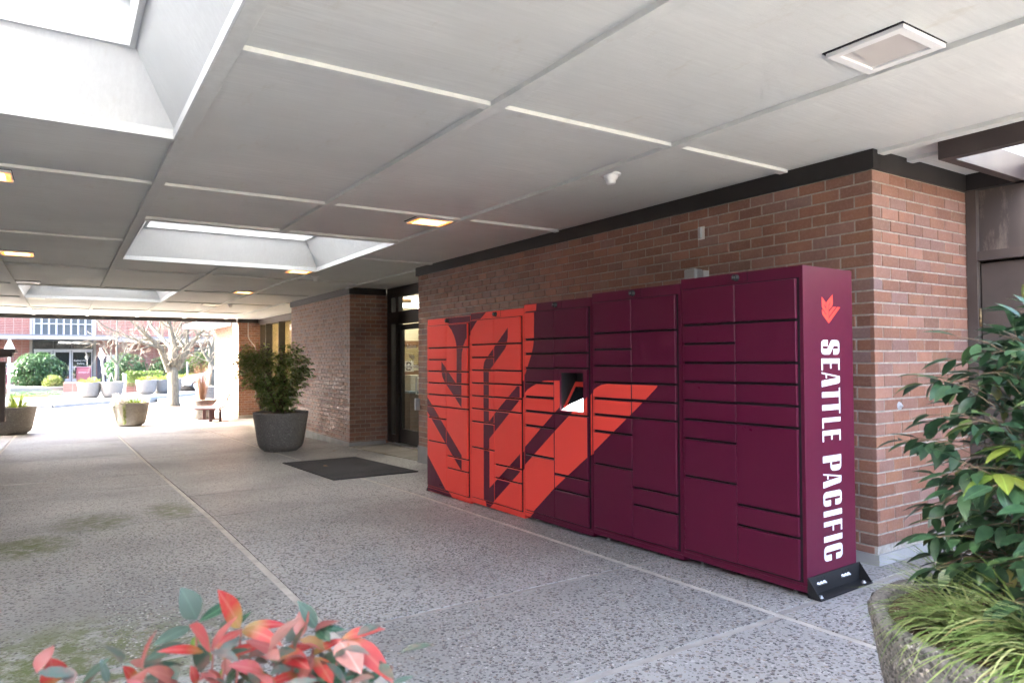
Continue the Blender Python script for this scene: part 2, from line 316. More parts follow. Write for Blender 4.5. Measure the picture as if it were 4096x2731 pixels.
for bi, (y0, y1, xs) in enumerate(bands):
    for i in range(len(xs)-1):
        g0 = WIDE.get(xs[i], .014)/2; g1 = WIDE.get(xs[i+1], .014)/2
        gy0 = .027 if bi else 0; gy1 = .027
        m = MB(); a = (xs[i]+g0, xs[i+1]-g1, y0+gy0, y1-gy1); sheet(m, *a, 0, .06); m.obj('slab', M_FLOOR, floor); SLABS.append(a)
        if i:
            m = MB(); w = WIDE.get(xs[i], .014)/2-.0015; sheet(m, xs[i]-w, xs[i]+w, y0+gy0, y1-gy1, -.004 if w > .01 else -.002, .02)
            m.obj('divider' if w > .01 else 'joint', M_STRIP if w > .01 else M_JOINT, floor)
    if bi:
        xx = -30; 
        while xx < 13.9:
            m = MB(); x2 = min(14, xx+rng.uniform(2.8, 3.4)); sheet(m, xx+.004, x2, y0-.024, y0+.024, -.004 - rng.uniform(0, .003), .02); m.obj('divider', M_STRIP2, floor); xx = x2
# real pebbles standing proud in the near slabs
def pebbles(name, pts, nrm, parent, size=(.004, .0095), seg=6):
    n = len(pts); rs = np.random.RandomState(3)
    pts = np.array(pts); nr = np.array(nrm); ref = np.where(np.abs(nr[:, 2:3]) < .9, np.array([[0, 0, 1.]]), np.array([[1., 0, 0]]))
    a = np.cross(nr, ref); a /= np.linalg.norm(a, axis=1)[:, None]; b = np.cross(nr, a)
    th0 = rs.rand(n)*6.28; s = size[0]+(size[1]-size[0])*rs.rand(n)**1.7; asp = .6+.4*rs.rand(n)
    a2 = a*np.cos(th0)[:, None]+b*np.sin(th0)[:, None]; b2 = -a*np.sin(th0)[:, None]+b*np.cos(th0)[:, None]
    V = []
    for k in range(seg):
        t = 2*math.pi*k/seg; V.append(pts+(a2*math.cos(t)+b2*(math.sin(t)*asp)[:, None] if False else a2*math.cos(t)+b2*math.sin(t)*asp[:, None])*s[:, None]-nr*.001)
    for k in range(3):
        t = 2*math.pi*(k+.5)/3; V.append(pts+(a2*math.cos(t)+b2*math.sin(t)*asp[:, None])*(s*.45)[:, None]+nr*(s*.26)[:, None])
    V = np.stack(V, 1).reshape(-1, 3); m = seg+3
    F = []
    for k in range(seg):
        j = k//2; F.append((k, (k+1) % seg, seg+j))
    for j in range(3): F.append(((2*j+2) % seg, seg+(j+1) % 3, seg+j))
    F.append((seg, seg+1, seg+2)); F = np.array(F)
    FF = (F[None]+(np.arange(n)*m)[:, None, None]).reshape(-1, 3)
    me = bpy.data.meshes.new(name); me.vertices.add(len(V)); me.vertices.foreach_set('co', V.ravel()); me.loops.add(FF.size); me.loops.foreach_set('vertex_index', FF.ravel().astype(np.int32))
    me.polygons.add(len(FF)); me.polygons.foreach_set('loop_start', np.arange(len(FF), dtype=np.int32)*3); me.polygons.foreach_set('loop_total', np.full(len(FF), 3, np.int32)); me.update(calc_edges=True)
    me.polygons.foreach_set('use_smooth', np.ones(len(FF), bool)); me.materials.append(M_PEB); return tag(link(name, me, parent), kind='stuff')
rs = np.random.RandomState(11); PP = []
for (x0, x1, y0, y1) in SLABS:
    X0, X1, Y0, Y1 = max(x0, -6.6)+.006, min(x1, -.9)-.006, max(y0, .2)+.006, min(y1, 3.55)-.006
    if X1 <= X0 or Y1 <= Y0: continue
    n = int((X1-X0)*(Y1-Y0)*3600); px = X0+(X1-X0)*rs.rand(n); py = Y0+(Y1-Y0)*rs.rand(n)
    patch = np.array([mnoise.noise((x*1.3, y*1.3, 0)) for x, y in zip(px, py)]); keep = rs.rand(n) < np.clip(.62+1.1*patch, .15, 1)*np.clip((px+7)/2.2, .25, 1)
    for x, y in zip(px[keep], py[keep]): PP.append((x, y, gz(x)))
pebbles('aggregate_pebbles', PP, np.tile([[-.02, 0, 1.]], (len(PP), 1)), floor, (.0042, .0105))
# ------------------------------------------------------------------ ceiling: panels, battens, skylights
ZP, ZB = 2.785, 2.758     # panel underside, batten underside
YL = [-6.19, -4.83, -3.47, -2.11, -.75, .61, 1.97, 3.335, 4.62]
XL = [-.92, -3.22, -6.05, -9.12, -12.15, -15.22, -18.3, -21.8, -25.2]
HOLES = [(-4.70, -1.66, -2.07, .57), (-10.68, -7.60, .65, 3.30), (-18.28, -15.26, -.71, 1.93)]
ceil = MB(); ceil.box(-25.2, -.92, -6.2, -6.19, ZP, ZP+.3); ceil = ceil.obj('ceiling', M_CEIL); tag(ceil, kind='structure')
def subtract(rc, hs):
    out = [rc]
    for h in hs:
        nx = []
        for (a, b, c, d) in out:
            if h[1] <= a or h[0] >= b or h[3] <= c or h[2] >= d: nx.append((a, b, c, d)); continue
            if h[0] > a: nx.append((a, h[0], c, d))
            if h[1] < b: nx.append((h[1], b, c, d))
            A, B = max(a, h[0]), min(b, h[1])
            if h[2] > c: nx.append((A, B, c, h[2]))
            if h[3] < d: nx.append((A, B, h[3], d))
        out = nx
    return [q for q in out if q[1]-q[0] > .05 and q[3]-q[2] > .05]
def panel(a, b, c, d):
    m = MB(); m.box(a+.002, b-.002, c+.002, d-.002, ZP+rng.uniform(0, .003), ZP+.06); return m.obj('panel', M_CEIL, ceil)
ys2 = YL+[6.2]
for i in range(len(XL)-1):
    for j in range(len(ys2)-1):
        if j == len(ys2)-2 and i <= 0: continue
        for q in subtract((XL[i+1], XL[i], ys2[j], ys2[j+1]), HOLES): panel(*q)
panel(-3.22, -2.24, 4.62, 6.2); panel(-2.24, -.92, 4.62, 4.72)
def batten(a, b, c, d, z=None):
    if b-a < .02 or d-c < .02: return
    m = MB(); m.box(a, b, c, d, z or ZB, ZP+.02, 0, .003); m.obj('batten', M_BATTEN, ceil)
def cut(lo, hi, spans):
    out = [(lo, hi)]
    for s0, s1 in spans:
        nx = []
        for a, b in out:
            if s1 <= a or s0 >= b: nx.append((a, b)); continue
            if s0 > a: nx.append((a, s0))
            if s1 < b: nx.append((s1, b))
        out = nx
    return out
for y in YL[:-1]:
    for a, b in cut(-25.15, -.94, [(h[0], h[1]) for h in HOLES if h[2]+.05 < y < h[3]-.05]):
        batten(a, b, y-.04, y+.04)
for a, b in ((-25.1, -17.3), (-13.05, -9.6), (-2.58, -.95)): batten(a, b, 4.58, 4.66)
batten(-2.6, -2.26, 4.95, 5.03)
for x in XL[1:-1]:
    for j in range(len(YL)-1):
        y0, y1 = YL[j]+.041, YL[j+1]-.041
        if j == len(YL)-2: y1 = 4.50
        for a, b in cut(y0, y1, [(h[2], h[3]) for h in HOLES if h[0]-.03 < x < h[1]+.03]): batten(x-.035, x+.035, a, b, ZB+.004)
for h in HOLES:   # battens closing the short sides of each skylight
    for x in (h[0]-.035, h[1]+.035):
        for j in range(len(YL)-1):
            y0, y1 = max(YL[j]+.041, h[2]-.04), min(YL[j+1]-.041, h[3]+.04)
            if y1-y0 > .1: batten(x-.03, x+.03, y0, y1, ZB+.002)
m = MB(); m.box(-25.33, -25.2, -6.2, 5.0, 2.66, 3.1); m.obj('fascia', M_BRONZE, ceil)
m = MB(); m.box(-.92, -.84, -6.2, 4.6, 2.66, 3.1); m.obj('fascia', M_BRONZE, ceil)
SKL = ['square white skylight well overhead at the upper left', 'white skylight well in the middle of the ceiling before the glass door', 'distant white skylight well near the far edge of the canopy']
for hi, h in enumerate(HOLES[:3]):
    t = thing('skylight', SKL[hi], 'skylight', group='skylights in the canopy'); I, H = .24, .38
    x0, x1, y0, y1 = h; a = [(x0, y0), (x1, y0), (x1, y1), (x0, y1)]; b = [(x0+I, y0+I), (x1-I, y0+I), (x1-I, y1-I), (x0+I, y1-I)]
    for k in range(4):
        k2 = (k+1) % 4; p, q, r2, s2 = a[k], a[k2], b[k2], b[k]
        nx, ny = (q[1]-p[1]), -(q[0]-p[0]); L = math.hypot(nx, ny); nx, ny = nx/L*.03, ny/L*.03
        m = MB(); z0, z1 = ZB+.045, ZB+.045+H
        m.add([(p[0], p[1], z0), (q[0], q[1], z0), (r2[0], r2[1], z1), (s2[0], s2[1], z1), (p[0]+nx, p[1]+ny, z0), (q[0]+nx, q[1]+ny, z0), (r2[0]+nx, r2[1]+ny, z1+.02), (s2[0]+nx, s2[1]+ny, z1+.02)],
              [(0, 1, 2, 3), (7, 6, 5, 4), (0, 4, 5, 1), (1, 5, 6, 2), (2, 6, 7, 3), (3, 7, 4, 0)]); m.obj('well_side', M_WELL, t)
        m = MB()   # lip
        lo, hi2 = min(p[0], q[0]), max(p[0], q[0]); ly, hy = min(p[1], q[1]), max(p[1], q[1])
        e = .012
        if hi2-lo > hy-ly: m.box(lo+.002, hi2-.002, p[1]+.002 if k == 0 else p[1]-e, p[1]+e if k == 0 else p[1]-.002, ZB-.004, ZB+.055)
        else: m.box(p[0]+.002 if k == 3 else p[0]-e, p[0]+e if k == 3 else p[0]-.002, ly+e, hy-e, ZB-.004, ZB+.055)
        m.obj('lip', M_WELL, t)
        m = MB(); z2 = z1+.30; zz = z1-.01   # upright curb set slightly inside
        c0, c1 = (s2[0], s2[1]), (r2[0], r2[1]); lo, hi2 = min(c0[0], c1[0]), max(c0[0], c1[0]); ly, hy = min(c0[1], c1[1]), max(c0[1], c1[1])
        if hi2-lo > hy-ly: m.box(lo+.03, hi2-.03, c0[1]+(.0 if k == 0 else -.03), c0[1]+(.03 if k == 0 else 0), zz, z2)
        else: m.box(c0[0]+(0 if k == 3 else -.03), c0[0]+(.03 if k == 3 else 0), ly, hy, zz, z2)
        m.obj('curb', M_WELL, t)
    fx0, fx1, fy0, fy1 = x0+I+.03, x1-I-.03, y0+I+.03, y1-I-.03
    for bx in ((fx0, fx1, fy0, fy0+.05), (fx0, fx1, fy1-.05, fy1), (fx0, fx0+.05, fy0+.05, fy1-.05), (fx1-.05, fx1, fy0+.05, fy1-.05)):
        m = MB(); m.box(*bx, z2-.03, z2+.03); m.obj('frame', M_BRONZE, t)
    m = MB(); m.quad((fx0+.05, fy0+.05, z2), (fx1-.05, fy0+.05, z2), (fx1-.05, fy1-.05, z2), (fx0+.05, fy1-.05, z2)); m.obj('pane', M_FROST, t)
# recessed ceiling lamps
LG = 'recessed square lamps in the canopy ceiling'
def ceil_lamp(x0, x1, y0, y1, label, kind):
    t = thing('ceiling_lamp', label, 'ceiling lamp', ((x0+x1)/2, (y0+y1)/2, ZP), LG); hx, hy = (x1-x0)/2, (y1-y0)/2; w = .042
    for bx in ((-hx, hx, -hy, -hy+w), (-hx, hx, hy-w, hy), (-hx, -hx+w, -hy+w, hy-w), (hx-w, hx, -hy+w, hy-w)):
        m = MB(); m.box(*bx, -.022, .004, 0, .002); m.obj('trim', M_WPLAST, t)
    m = MB(); m.box(-hx+w, hx-w, -hy+w, hy-w, -.012, .002); m.obj('lens', {'lit': M_LAMP, 'dim': M_LAMPDIM, 'off': M_LENS}[kind], t)
    if kind == 'lit':
        for bx in ((-hx+w-.02, hx-w+.02, -hy+w-.034, -hy+w), (-hx+w-.02, hx-w+.02, hy-w, hy-w+.034), (-hx+w-.02, -hx+w, -hy+w, hy-w), (hx-w, hx-w+.02, -hy+w, hy-w)):
            m = MB(); m.box(*bx, -.0245, -.0215); m.obj('glow_rim', M_GLOWRIM, t)  # glowing ring paints the lamp's light on its housing
    m = MB(); m.box(-hx-.012, hx+.004, -hy-.012, hy+.004, -.004, .001); m.obj('gap', M_GAP, t)
ceil_lamp(-1.86, -1.51, 2.92, 3.27, 'unlit square ceiling lamp with white trim at the upper right', 'off')
ceil_lamp(-6.44, -6.12, 2.89, 3.27, 'glowing square ceiling lamp nearest the lockers', 'lit')
ceil_lamp(-11.12, -10.78, 2.92, 3.27, 'glowing ceiling lamp just behind the middle skylight', 'lit')
ceil_lamp(-15.1, -14.75, 2.92, 3.27, 'glowing ceiling lamp in front of the second brick pier', 'lit')
ceil_lamp(-18.9, -18.52, 2.92, 3.27, 'pale lit ceiling lamp second from the far canopy edge on the right', 'dim')
ceil_lamp(-22.4, -22.05, 2.92, 3.27, 'pale lit ceiling lamp nearest the far canopy edge on the right', 'dim')
ceil_lamp(-6.53, -6.2, -.68, -.33, 'glowing ceiling lamp cut by the left edge of the photo', 'lit')
ceil_lamp(-11.1, -10.72, -.68, -.33, 'glowing ceiling lamp on the left, second from the left edge', 'lit')
ceil_lamp(-15.05, -14.7, -.70, -.35, 'unlit ceiling lamp on the left in front of the distant skylight', 'off')
ceil_lamp(-18.85, -18.5, -.70, -.35, 'pale lit ceiling lamp on the left behind the distant skylight', 'dim')
ceil_lamp(-23.0, -22.6, -.70, -.35, 'pale lit ceiling lamp on the left at the far canopy edge', 'dim')
def detector(x, y, label):
    t = thing('smoke_detector', label, 'smoke detector', (x, y, ZP), 'smoke detectors on the ceiling')
    m = MB(); m.lathe([(0, -.012), (.072, -.012), (.078, 0), (.078, .004)], seg=28); m.obj('base', M_WPLAST, t)
    m = MB(); m.lathe([(0, -.075), (.030, -.075), (.036, -.068), (.038, -.040), (.050, -.038), (.052, -.012)], seg=28); m.obj('housing', M_WPLAST, t)
detector(-3.98, 3.47, 'white smoke detector hanging above the dark lockers'); detector(-11.6, 3.56, 'white smoke detector by the lamp behind the middle skylight'); detector(-18.5, 3.52, 'tiny white smoke detector near the second brick pier')
# ------------------------------------------------------------------ brick walls
BP, CH, JT = .214, .0813, .011
def brick_mesh(L):
    m = MB(); a, h, b, dp = L/2, (CH-JT)/2, .003, .03
    vs = [(-a, dp, -h), (a, dp, -h), (a, dp, h), (-a, dp, h), (-a, b, -h), (a, b, -h), (a, b, h), (-a, b, h), (-a+b, 0, -h+b), (a-b, 0, -h+b), (a-b, 0, h-b), (-a+b, 0, h-b)]
    fs = [(4, 5, 9, 8), (5, 6, 10, 9), (6, 7, 11, 10), (7, 4, 8, 11), (8, 9, 10, 11), (0, 1, 5, 4), (1, 2, 6, 5), (2, 3, 7, 6), (3, 0, 4, 7)]
    return m.add(vs, fs)
BM = {}
def brick_data(L):
    k = round(L, 3)
    if k not in BM: BM[k] = brick_mesh(k).mesh('brick', M_BRICK)
    return BM[k]
def brick_face(root, p0, ang, length, z0, z1, seen, limit, phase=0, stuff=True):
    """face starts at p0 (x,y), runs along angle ang; local x along the wall, local y into the wall"""
    c, s = math.cos(ang), math.sin(ang); n = 0; rest = MB(); nc = int((z1-z0)/CH+.5)
    for i in range(nc):
        z = z1-(i+.5)*CH
        if z < z0+.02: continue
        u = 0 if (i+phase) % 2 else -BP/2
        while u < length-.02:
            a, b = max(0, u), min(length, u+BP); u += BP
            if b-a < .03: continue
            e0 = 0 if a == 0 else JT/2; e1 = 0 if b == length else JT/2
            L = b-a-e0-e1; cu = (a+e0+b-e1)/2; jit = rng.uniform(-.0012, .0012)
            x, y = p0[0]+c*cu-s*jit, p0[1]+s*cu+c*jit
            if seen(cu, z) and n < limit:
                o = link('brick', brick_data(L), root); o.location = (x, y, z); o.rotation_euler[2] = ang+(math.pi if False else 0); n += 1
            else:
                src = brick_mesh(L); rest.add([(x+c*v[0]-s*v[1], y+s*v[0]+c*v[1], z+v[2]) for v in src.v], src.f)
    if rest.f: tag(rest.obj('brick_courses', M_BRICKI, root, fix=False), kind='stuff')
ZW = 2.655
w0 = thing('brick_wall', 'unseen brick wall added to close the left side and block light', 'brick wall')
m = MB(); m.box(-25.2, 6.0, -6.7, -6.25, -.8, 4.4); m.obj('wall_core', noisy('plain_brown_brick', (.17, .09, .07), (.22, .12, .095), 6, .8, .3), w0)  # out of view; lengthened and raised to keep sky light off the locker wall
w1 = thing('brick_wall', 'long brown brick wall behind the parcel lockers with a pale sunlit end', 'brick wall')
m = MB(); m.box(-9.66+.006, -2.575-.006, 4.545+.005, 5.90, -.4, ZW+.05); m.obj('mortar', M_MORTAR, w1)
brick_face(w1, (-9.66, 4.545), 0, 7.085, -.2, ZW, lambda u, z: z > 1.86 and u > 1.6 or z > 1.25 and u > 6.55, 215)
brick_face(w1, (-2.575, 4.545), math.pi/2, 1.345, .12, ZW, lambda u, z: z > .5, 195, 1)
m = MB(); m.box(-9.67, -2.565, 4.535, 5.89, -.5, .085); m.box(-9.67, -8.6, 4.53, 5.0, -.5, -.145); m.obj('concrete_base', M_CONC, w1)
m = MB(); m.box(-9.72, -2.555, 4.525, 4.60, ZW, ZP, 0, .003); m.box(-2.62, -2.555, 4.60, 5.9, ZW, ZP-.001); m.box(-9.72, -9.62, 4.60, 5.36, ZW, ZP-.001); m.obj('top_trim', M_BRONZE, w1)
w2 = thing('brick_pier', 'brown brick pier between the glass door and the tall windows', 'brick pier', group='brick piers along the walkway')
m = MB(); m.box(-17.1+.006, -13.0-.006, 4.66+.005, 5.55, -.7, ZW+.05); m.obj('mortar', M_MORTAR, w2)
brick_face(w2, (-17.1, 4.66), 0, 4.1, -.30, ZW, lambda u, z: u > 1.85, 200, 1)
brick_face(w2, (-13.0, 4.66), math.pi/2, .80, -.30, ZW, lambda u, z: True, 100)
m = MB(); m.box(-17.11, -12.99, 4.65, 5.4, -.8, -.21); m.obj('concrete_base', M_CONC, w2)
m = MB(); m.box(-17.15, -12.98, 4.64, 4.70, ZW, ZP); m.box(-13.04, -12.98, 4.70, 5.4, ZW, ZP-.001); m.obj('top_trim', M_BRONZE, w2)
w3 = thing('brick_pier', 'sunlit brick pier at the far end of the covered walkway', 'brick pier', group='brick piers along the walkway')
m = MB(); m.box(-29.5+.006, -25.1-.006, 5.05+.005, 6.2, -.9, ZW+.3); m.obj('mortar', M_MORTAR, w3)
brick_face(w3, (-25.1, 5.05), math.pi/2, .82, -.52, ZW, lambda u, z: True, 140)
brick_face(w3, (-29.5, 5.05), 0, 4.4, -.52, ZW, lambda u, z: u > 3.6, 120, 1)
m = MB(); m.box(-29.51, -25.09, 5.04, 5.7, -1, -.52); m.obj('concrete_base', M_CONC, w3)
m = MB(); m.box(-29.6, -25.08, 5.03, 5.09, ZW, ZP); m.box(-25.14, -25.08, 5.09, 5.7, ZW, ZP-.001); m.obj('top_trim', M_BRONZE, w3)
m = MB(); m.tube([(-25.08, 5.36, ZW), (-25.08, 5.36, 2.2), (-25.08, 5.42, 2.05), (-25.08, 5.58, 1.85), (-25.08, 5.62, 1.72), (-25.08, 5.62, .0)], .014); m.obj('conduit', M_GALV, w3)
m = MB(); m.box(-29.6, -26.2, 3.9, 5.02, 2.60, 2.72); m.obj('eave', M_WELL, w3)
# ------------------------------------------------------------------ glass door alcove
M_CREAM = mat('cream_wall', (.70, .64, .46), .8); M_INFL = mat('interior_floor', (.16, .13, .11), .5); M_DARKW = noisy('dark_wood', (.16, .085, .04), (.22, .12, .06), 4, .5, .1)
M_ORWD = noisy('honey_wood', (.46, .25, .07), (.56, .33, .10), 2, .5, .05, .002, 20, (1, 1, 6))
room = thing('bookstore_room', 'cream lit service room seen through the glass door', 'room')
zf = gz(-11.3)+.0
m = MB(); RX0 = -16.0
for bx in ((RX0, -7.5, 9.6, 9.7, -.3, 2.8), (RX0-.1, RX0, 5.6, 9.6, -.3, 2.8), (-7.5, -7.4, 5.95, 9.6, -.3, 2.8)): m.box(*bx)
m.obj('wall', M_CREAM, room)
m = MB(); m.box(RX0-.1, -7.4, 5.55, 9.7, 2.8, 2.9); m.obj('room_ceiling', M_DARKW, room)
m = MB(); m.box(RX0-.1, -7.4, 5.55, 9.7, -.4, -.3); m.obj('room_floor', M_INFL, room)
for x in (-15.0, -13.6, -11.2):
    m = MB(); m.box(x-.12, x+.12, 6.3, 7.5, 2.60, 2.68); m.obj('fluorescent_lamp', M_TUBE, room)
m = MB(); m.box(-14.5, -13.6, 6.2, 9.5, -.3, .66); m.obj('counter', M_INFL, room)
m = MB(); m.box(-14.55, -13.55, 6.15, 9.5, .66, .70); m.obj('counter_top', mat('blue_grey_counter', (.20, .27, .32), .4), room)
m = MB(); m.box(RX0, RX0+.12, 6.0, 9.4, 1.24, 1.70); m.obj('shelf_board', mat('yellow_shelf', (.62, .56, .30), .7), room)
for i in range(9):
    m = MB(); m.box(RX0+.12, RX0+.14, 6.0, 9.4, 1.25+i*.052, 1.263+i*.052); m.obj('slat', M_DARKW, room)
m = MB(); m.box(RX0, RX0+.16, 6.0, 9.4, 1.70, 1.84); m.obj('shelf_header', M_DARKW, room)
m = MB(); m.box(RX0, RX0+.3, 6.0, 9.4, .2, 1.10); m.obj('cabinet', M_DARKW, room)
for i, (y, w_, h, mt) in enumerate(((6.35, .32, .34, 'beige'), (6.75, .5, .24, 'card'), (7.3, .45, .26, 'card'))):
    m = MB(); m.box(-14.3, -13.9, y, y+w_, .70, .70+h, 0, .01); m.obj('parcel', mat('parcel_'+mt, (.55, .50, .40) if mt == 'beige' else (.42, .28, .14), .8), room)
def text_obj(name, s, size, mt, parent, loc, rot, ext=.001, sx=1, align='CENTER'):
    cu = bpy.data.curves.new(name, 'FONT'); cu.body = s; cu.size = size; cu.align_x = align; cu.extrude = ext
    o = bpy.data.objects.new(name, cu); COL.objects.link(o); dg = bpy.context.evaluated_depsgraph_get(); me = bpy.data.meshes.new_from_object(o.evaluated_get(dg)); bpy.data.objects.remove(o)
    me.materials.clear(); me.materials.append(mt); q = link(name, me, parent); q.location = loc; q.rotation_euler = rot; q.scale = (sx, 1, 1); return q
m = MB(); m.box(RX0+.30, RX0+.31, 6.98, 7.26, 1.08, 1.34); sg = m.obj('letter_card', mat('card_white', (.6, .58, .5), .7), room)
text_obj('letter', 'B', .30, M_BLACK, room, (RX0+.315, 7.12, 1.11), (math.pi/2, 0, math.pi/2))
YD = 5.48
dr = thing('glass_door', 'dark bronze glazed entrance with door, sidelight and transom in the brick alcove', 'entrance')
m = MB(); m.box(-12.99, -9.66, YD-.05, YD+.05, ZW-.06, ZP-.002); m.obj('head', M_BRONZE, dr)
m = MB(); m.box(-12.99, -9.67, YD-.045, YD+.045, 2.07, 2.31); m.obj('transom_bar', M_BRONZE, dr)
for x0, x1 in ((-12.99, -12.78), (-12.585, -12.44), (-11.35, -11.2), (-9.85, -9.67)):
    m = MB(); m.box(x0, x1, YD-.048, YD+.048, gz(-12)+.02, ZW-.06); m.obj('mullion', M_BRONZE, dr)
for x0, x1 in ((-12.78, -12.585), (-12.44, -11.35), (-11.2, -9.85)):
    m = MB(); m.box(x0, x1, YD-.004, YD+.004, 2.31, ZW-.06); m.obj('transom_pane', M_GLASS, dr)
m = MB(); m.box(-12.78, -12.585, YD-.004, YD+.004, gz(-12.7)+.2, 2.07); m.obj('sidelight_pane', M_GLASS, dr)
m = MB(); m.box(-12.78, -12.585, YD-.045, YD+.045, gz(-12.7)+.02, gz(-12.7)+.2); m.obj('sidelight_sill', M_BRONZE, dr)
for k, (x0, x1) in enumerate(((-12.44, -11.35), (-11.2, -9.85))):
    zb = gz(-11.5)+.03
    m = MB(); m.box(x0+.01, x0+.12, YD-.03, YD+.03, zb, 2.05); m.box(x1-.12, x1-.01, YD-.03, YD+.03, zb, 2.05); m.box(x0+.12, x1-.12, YD-.03, YD+.03, zb, zb+.27); m.box(x0+.12, x1-.12, YD-.03, YD+.03, 1.95, 2.05)
    d = m.obj('door_leaf', M_BRONZE, dr)
    m = MB(); m.box(x0+.12, x1-.12, YD-.004, YD+.004, zb+.27, 1.95); m.obj('pane', M_GLASS, d)
    m = MB(); m.tube([(x1-.2, YD-.04, .75), (x1-.2, YD-.09, .75), (x1-.2, YD-.09, 1.05), (x1-.2, YD-.04, 1.05)], .012); m.obj('pull_handle', M_STEEL, d)
    if k == 0:
        for s, z, sz in (('Bookstore', 1.585, .125), ('Mailing', 1.405, .115), ('&', 1.315, .09), ('Copying Services', 1.225, .115)):
            text_obj('lettering', s, sz, M_WHITE, d, (-11.935, YD-.006, z), (math.pi/2, 0, 0), .0005, .74)
m = MB(); m.box(-12.6, -9.7, YD-.12, YD+.06, gz(-11.5), gz(-11.5)+.018); m.obj('threshold', M_GALV, dr)
m = MB(); m.prism([(-12.99, gz(-12.99)-.0+.012), (-9.67, gz(-9.67)+.012), (-9.67, -.5), (-12.99, -.5)], 'y', 4.60, 5.5); m.obj('alcove_floor', M_CONC2, tag(thing('alcove_slab', 'worn tan concrete slab in front of the glass door', 'concrete slab')))
m = MB(); m.box(-9.64, -9.60, 4.47, 4.545, .62, .80, 0, .006); tag(m.obj('door_button', M_GPLAST), 'small grey door button on the wall edge beside the red lockers', 'door button')
# ------------------------------------------------------------------ tall windows beyond the pier
wn = thing('window_wall', 'dark framed tall windows glowing amber behind the potted shrub', 'windows'); YWN = 5.9
m = MB(); m.box(-25.09, -17.11, YWN-.17, YWN+.06, 2.59, ZP-.003); m.obj('head', M_DOORBR, wn)
m = MB(); m.box(-25.09, -17.11, YWN-.06, YWN+.06, -.8, gz(-21)+.12); m.obj('sill', M_DOORBR, wn)
for x in (-24.95, -24.15, -22.5, -20.85, -19.2, -17.55):
    m = MB(); m.box(x-.03, x+.03, YWN-.17, YWN+.03, gz(x)-.1, 2.59); m.obj('mullion', M_BRONZE, wn)
for a, b in ((-24.12, -22.53), (-22.47, -20.88), (-20.82, -19.23), (-19.17, -17.58)):
    m = MB(); m.box(a, b, YWN-.004, YWN+.004, gz(-21)+.12, 2.59); m.obj('pane', M_GLASS, wn)
r2_ = thing('wood_panelled_room', 'amber wood panelled room behind the tall windows', 'room')
m = MB(); m.box(-27, -16.9, 8.0, 8.1, -.7, 1.2); m.box(-27, -16.9, 8.0, 8.1, 1.4, 1.75); m.obj('wood_panel', M_ORWD, r2_)
m = MB(); m.box(-27, -16.9, 8.0, 8.1, 1.75, 2.9); m.box(-27.1, -27, 5.98, 8.1, -.7, 2.9); m.box(-16.9, -16.8, 5.98, 8.1, -.7, 2.9); m.obj('wall', M_CREAM, r2_)
m = MB(); m.box(-27, -16.9, 7.96, 8.1, 1.2, 1.4); m.obj('dark_band', M_DARKW, r2_)
m = MB(); m.box(-27, -16.9, 5.97, 8.1, 2.9, 3.0); m.obj('room_ceiling', M_CREAM, r2_); m = MB(); m.box(-27, -16.9, 5.97, 8.1, -.8, -.7); m.obj('room_floor', M_INFL, r2_)
for x in (-25, -22.5, -20, -18):
    m = MB(); m.box(x-.5, x+.5, 6.8, 7.1, 2.8, 2.88); m.obj('lamp', lamp_mat('warm_lamp', (1, .70, .36), 2.6), r2_)
# ------------------------------------------------------------------ right-hand service doors and roof frame
sd = thing('service_door', 'brown painted steel door with stained panel above, right of the brick wall', 'door'); YS = 5.88
m = MB(); m.box(-2.57, -2.50, YS-.06, YS+.1, -.1, ZP-.1); m.obj('jamb', M_DOORBR, sd)
m = MB(); m.box(-2.50, .4, YS-.05, YS+.1, 2.12, 2.19); m.obj('head_rail', M_DOORBR, sd)
m = MB(); m.box(-2.50, .4, YS-.01, YS+.08, 2.19, 2.66); m.obj('stained_panel', M_STAIN, sd)
m = MB(); m.box(-2.56, .4, YS-.08, YS+.1, 2.66, ZP); m.obj('top_trim', M_BRONZE, sd)
m = MB(); m.box(-2.49, -1.45, YS-.015, YS+.04, .05, 2.10, 0, .004); d = m.obj('door_leaf', M_DOORBR, sd)
m = MB(); m.box(-1.44, -.4, YS-.015, YS+.04, .05, 2.10, 0, .004); m.obj('door_leaf', M_DOORBR, sd)
m = MB(); m.box(-.4, .4, YS-.02, YS+.05, .0, 2.12); m.obj('side_panel', M_DOORBR, sd)
m = MB(); m.box(-2.5, .4, YS+.085, YS+.12, -.1, 2.7); m.obj('light_stop', M_BRONZE, sd)  # added behind the doors to stop sky light showing through the gap
for z in (1.62, .4):
    m = MB(); m.tube([(-2.495, YS-.03, z), (-2.495, YS-.03, z+.14)], .011); m.obj('hinge', noisy('worn_brass', (.35, .25, .12), (.12, .09, .06), 30, .4, 0, metal=.8), sd)
tr = thing('roof_opening_frame', 'dark brown steel frame round a roof opening at the upper right', 'steel frame')
def beam(x0, x1, y0, y1, z0, z1, nm='beam', mt=M_BRONZE): m = MB(); m.box(x0, x1, y0, y1, z0, z1, 0, .003); return m.obj(nm, mt, tr)
M_TRB = noisy('brown_steel_beam', (.045, .034, .032), (.06, .047, .043), 4, .5, .05)
beam(-2.24, -.92, 4.72, 4.80, 2.66, 2.83, 'beam', M_TRB); beam(-2.24, -2.17, 4.80, 6.3, 2.66, 2.83, 'beam', M_TRB); beam(-2.17, -.92, 6.22, 6.3, 2.66, 2.83, 'beam', M_TRB)
M_UPC = noisy('mossy_concrete', (.42, .42, .44), (.30, .31, .27), 2.5, .85, .3, .01, 20, (3, 3, .7))
beam(-2.30, -2.20, 4.80, 6.4, 2.832, 3.5, 'upstand', M_UPC); beam(-2.2, -.92, 6.3, 6.4, 2.832, 3.2, 'upstand', M_UPC)
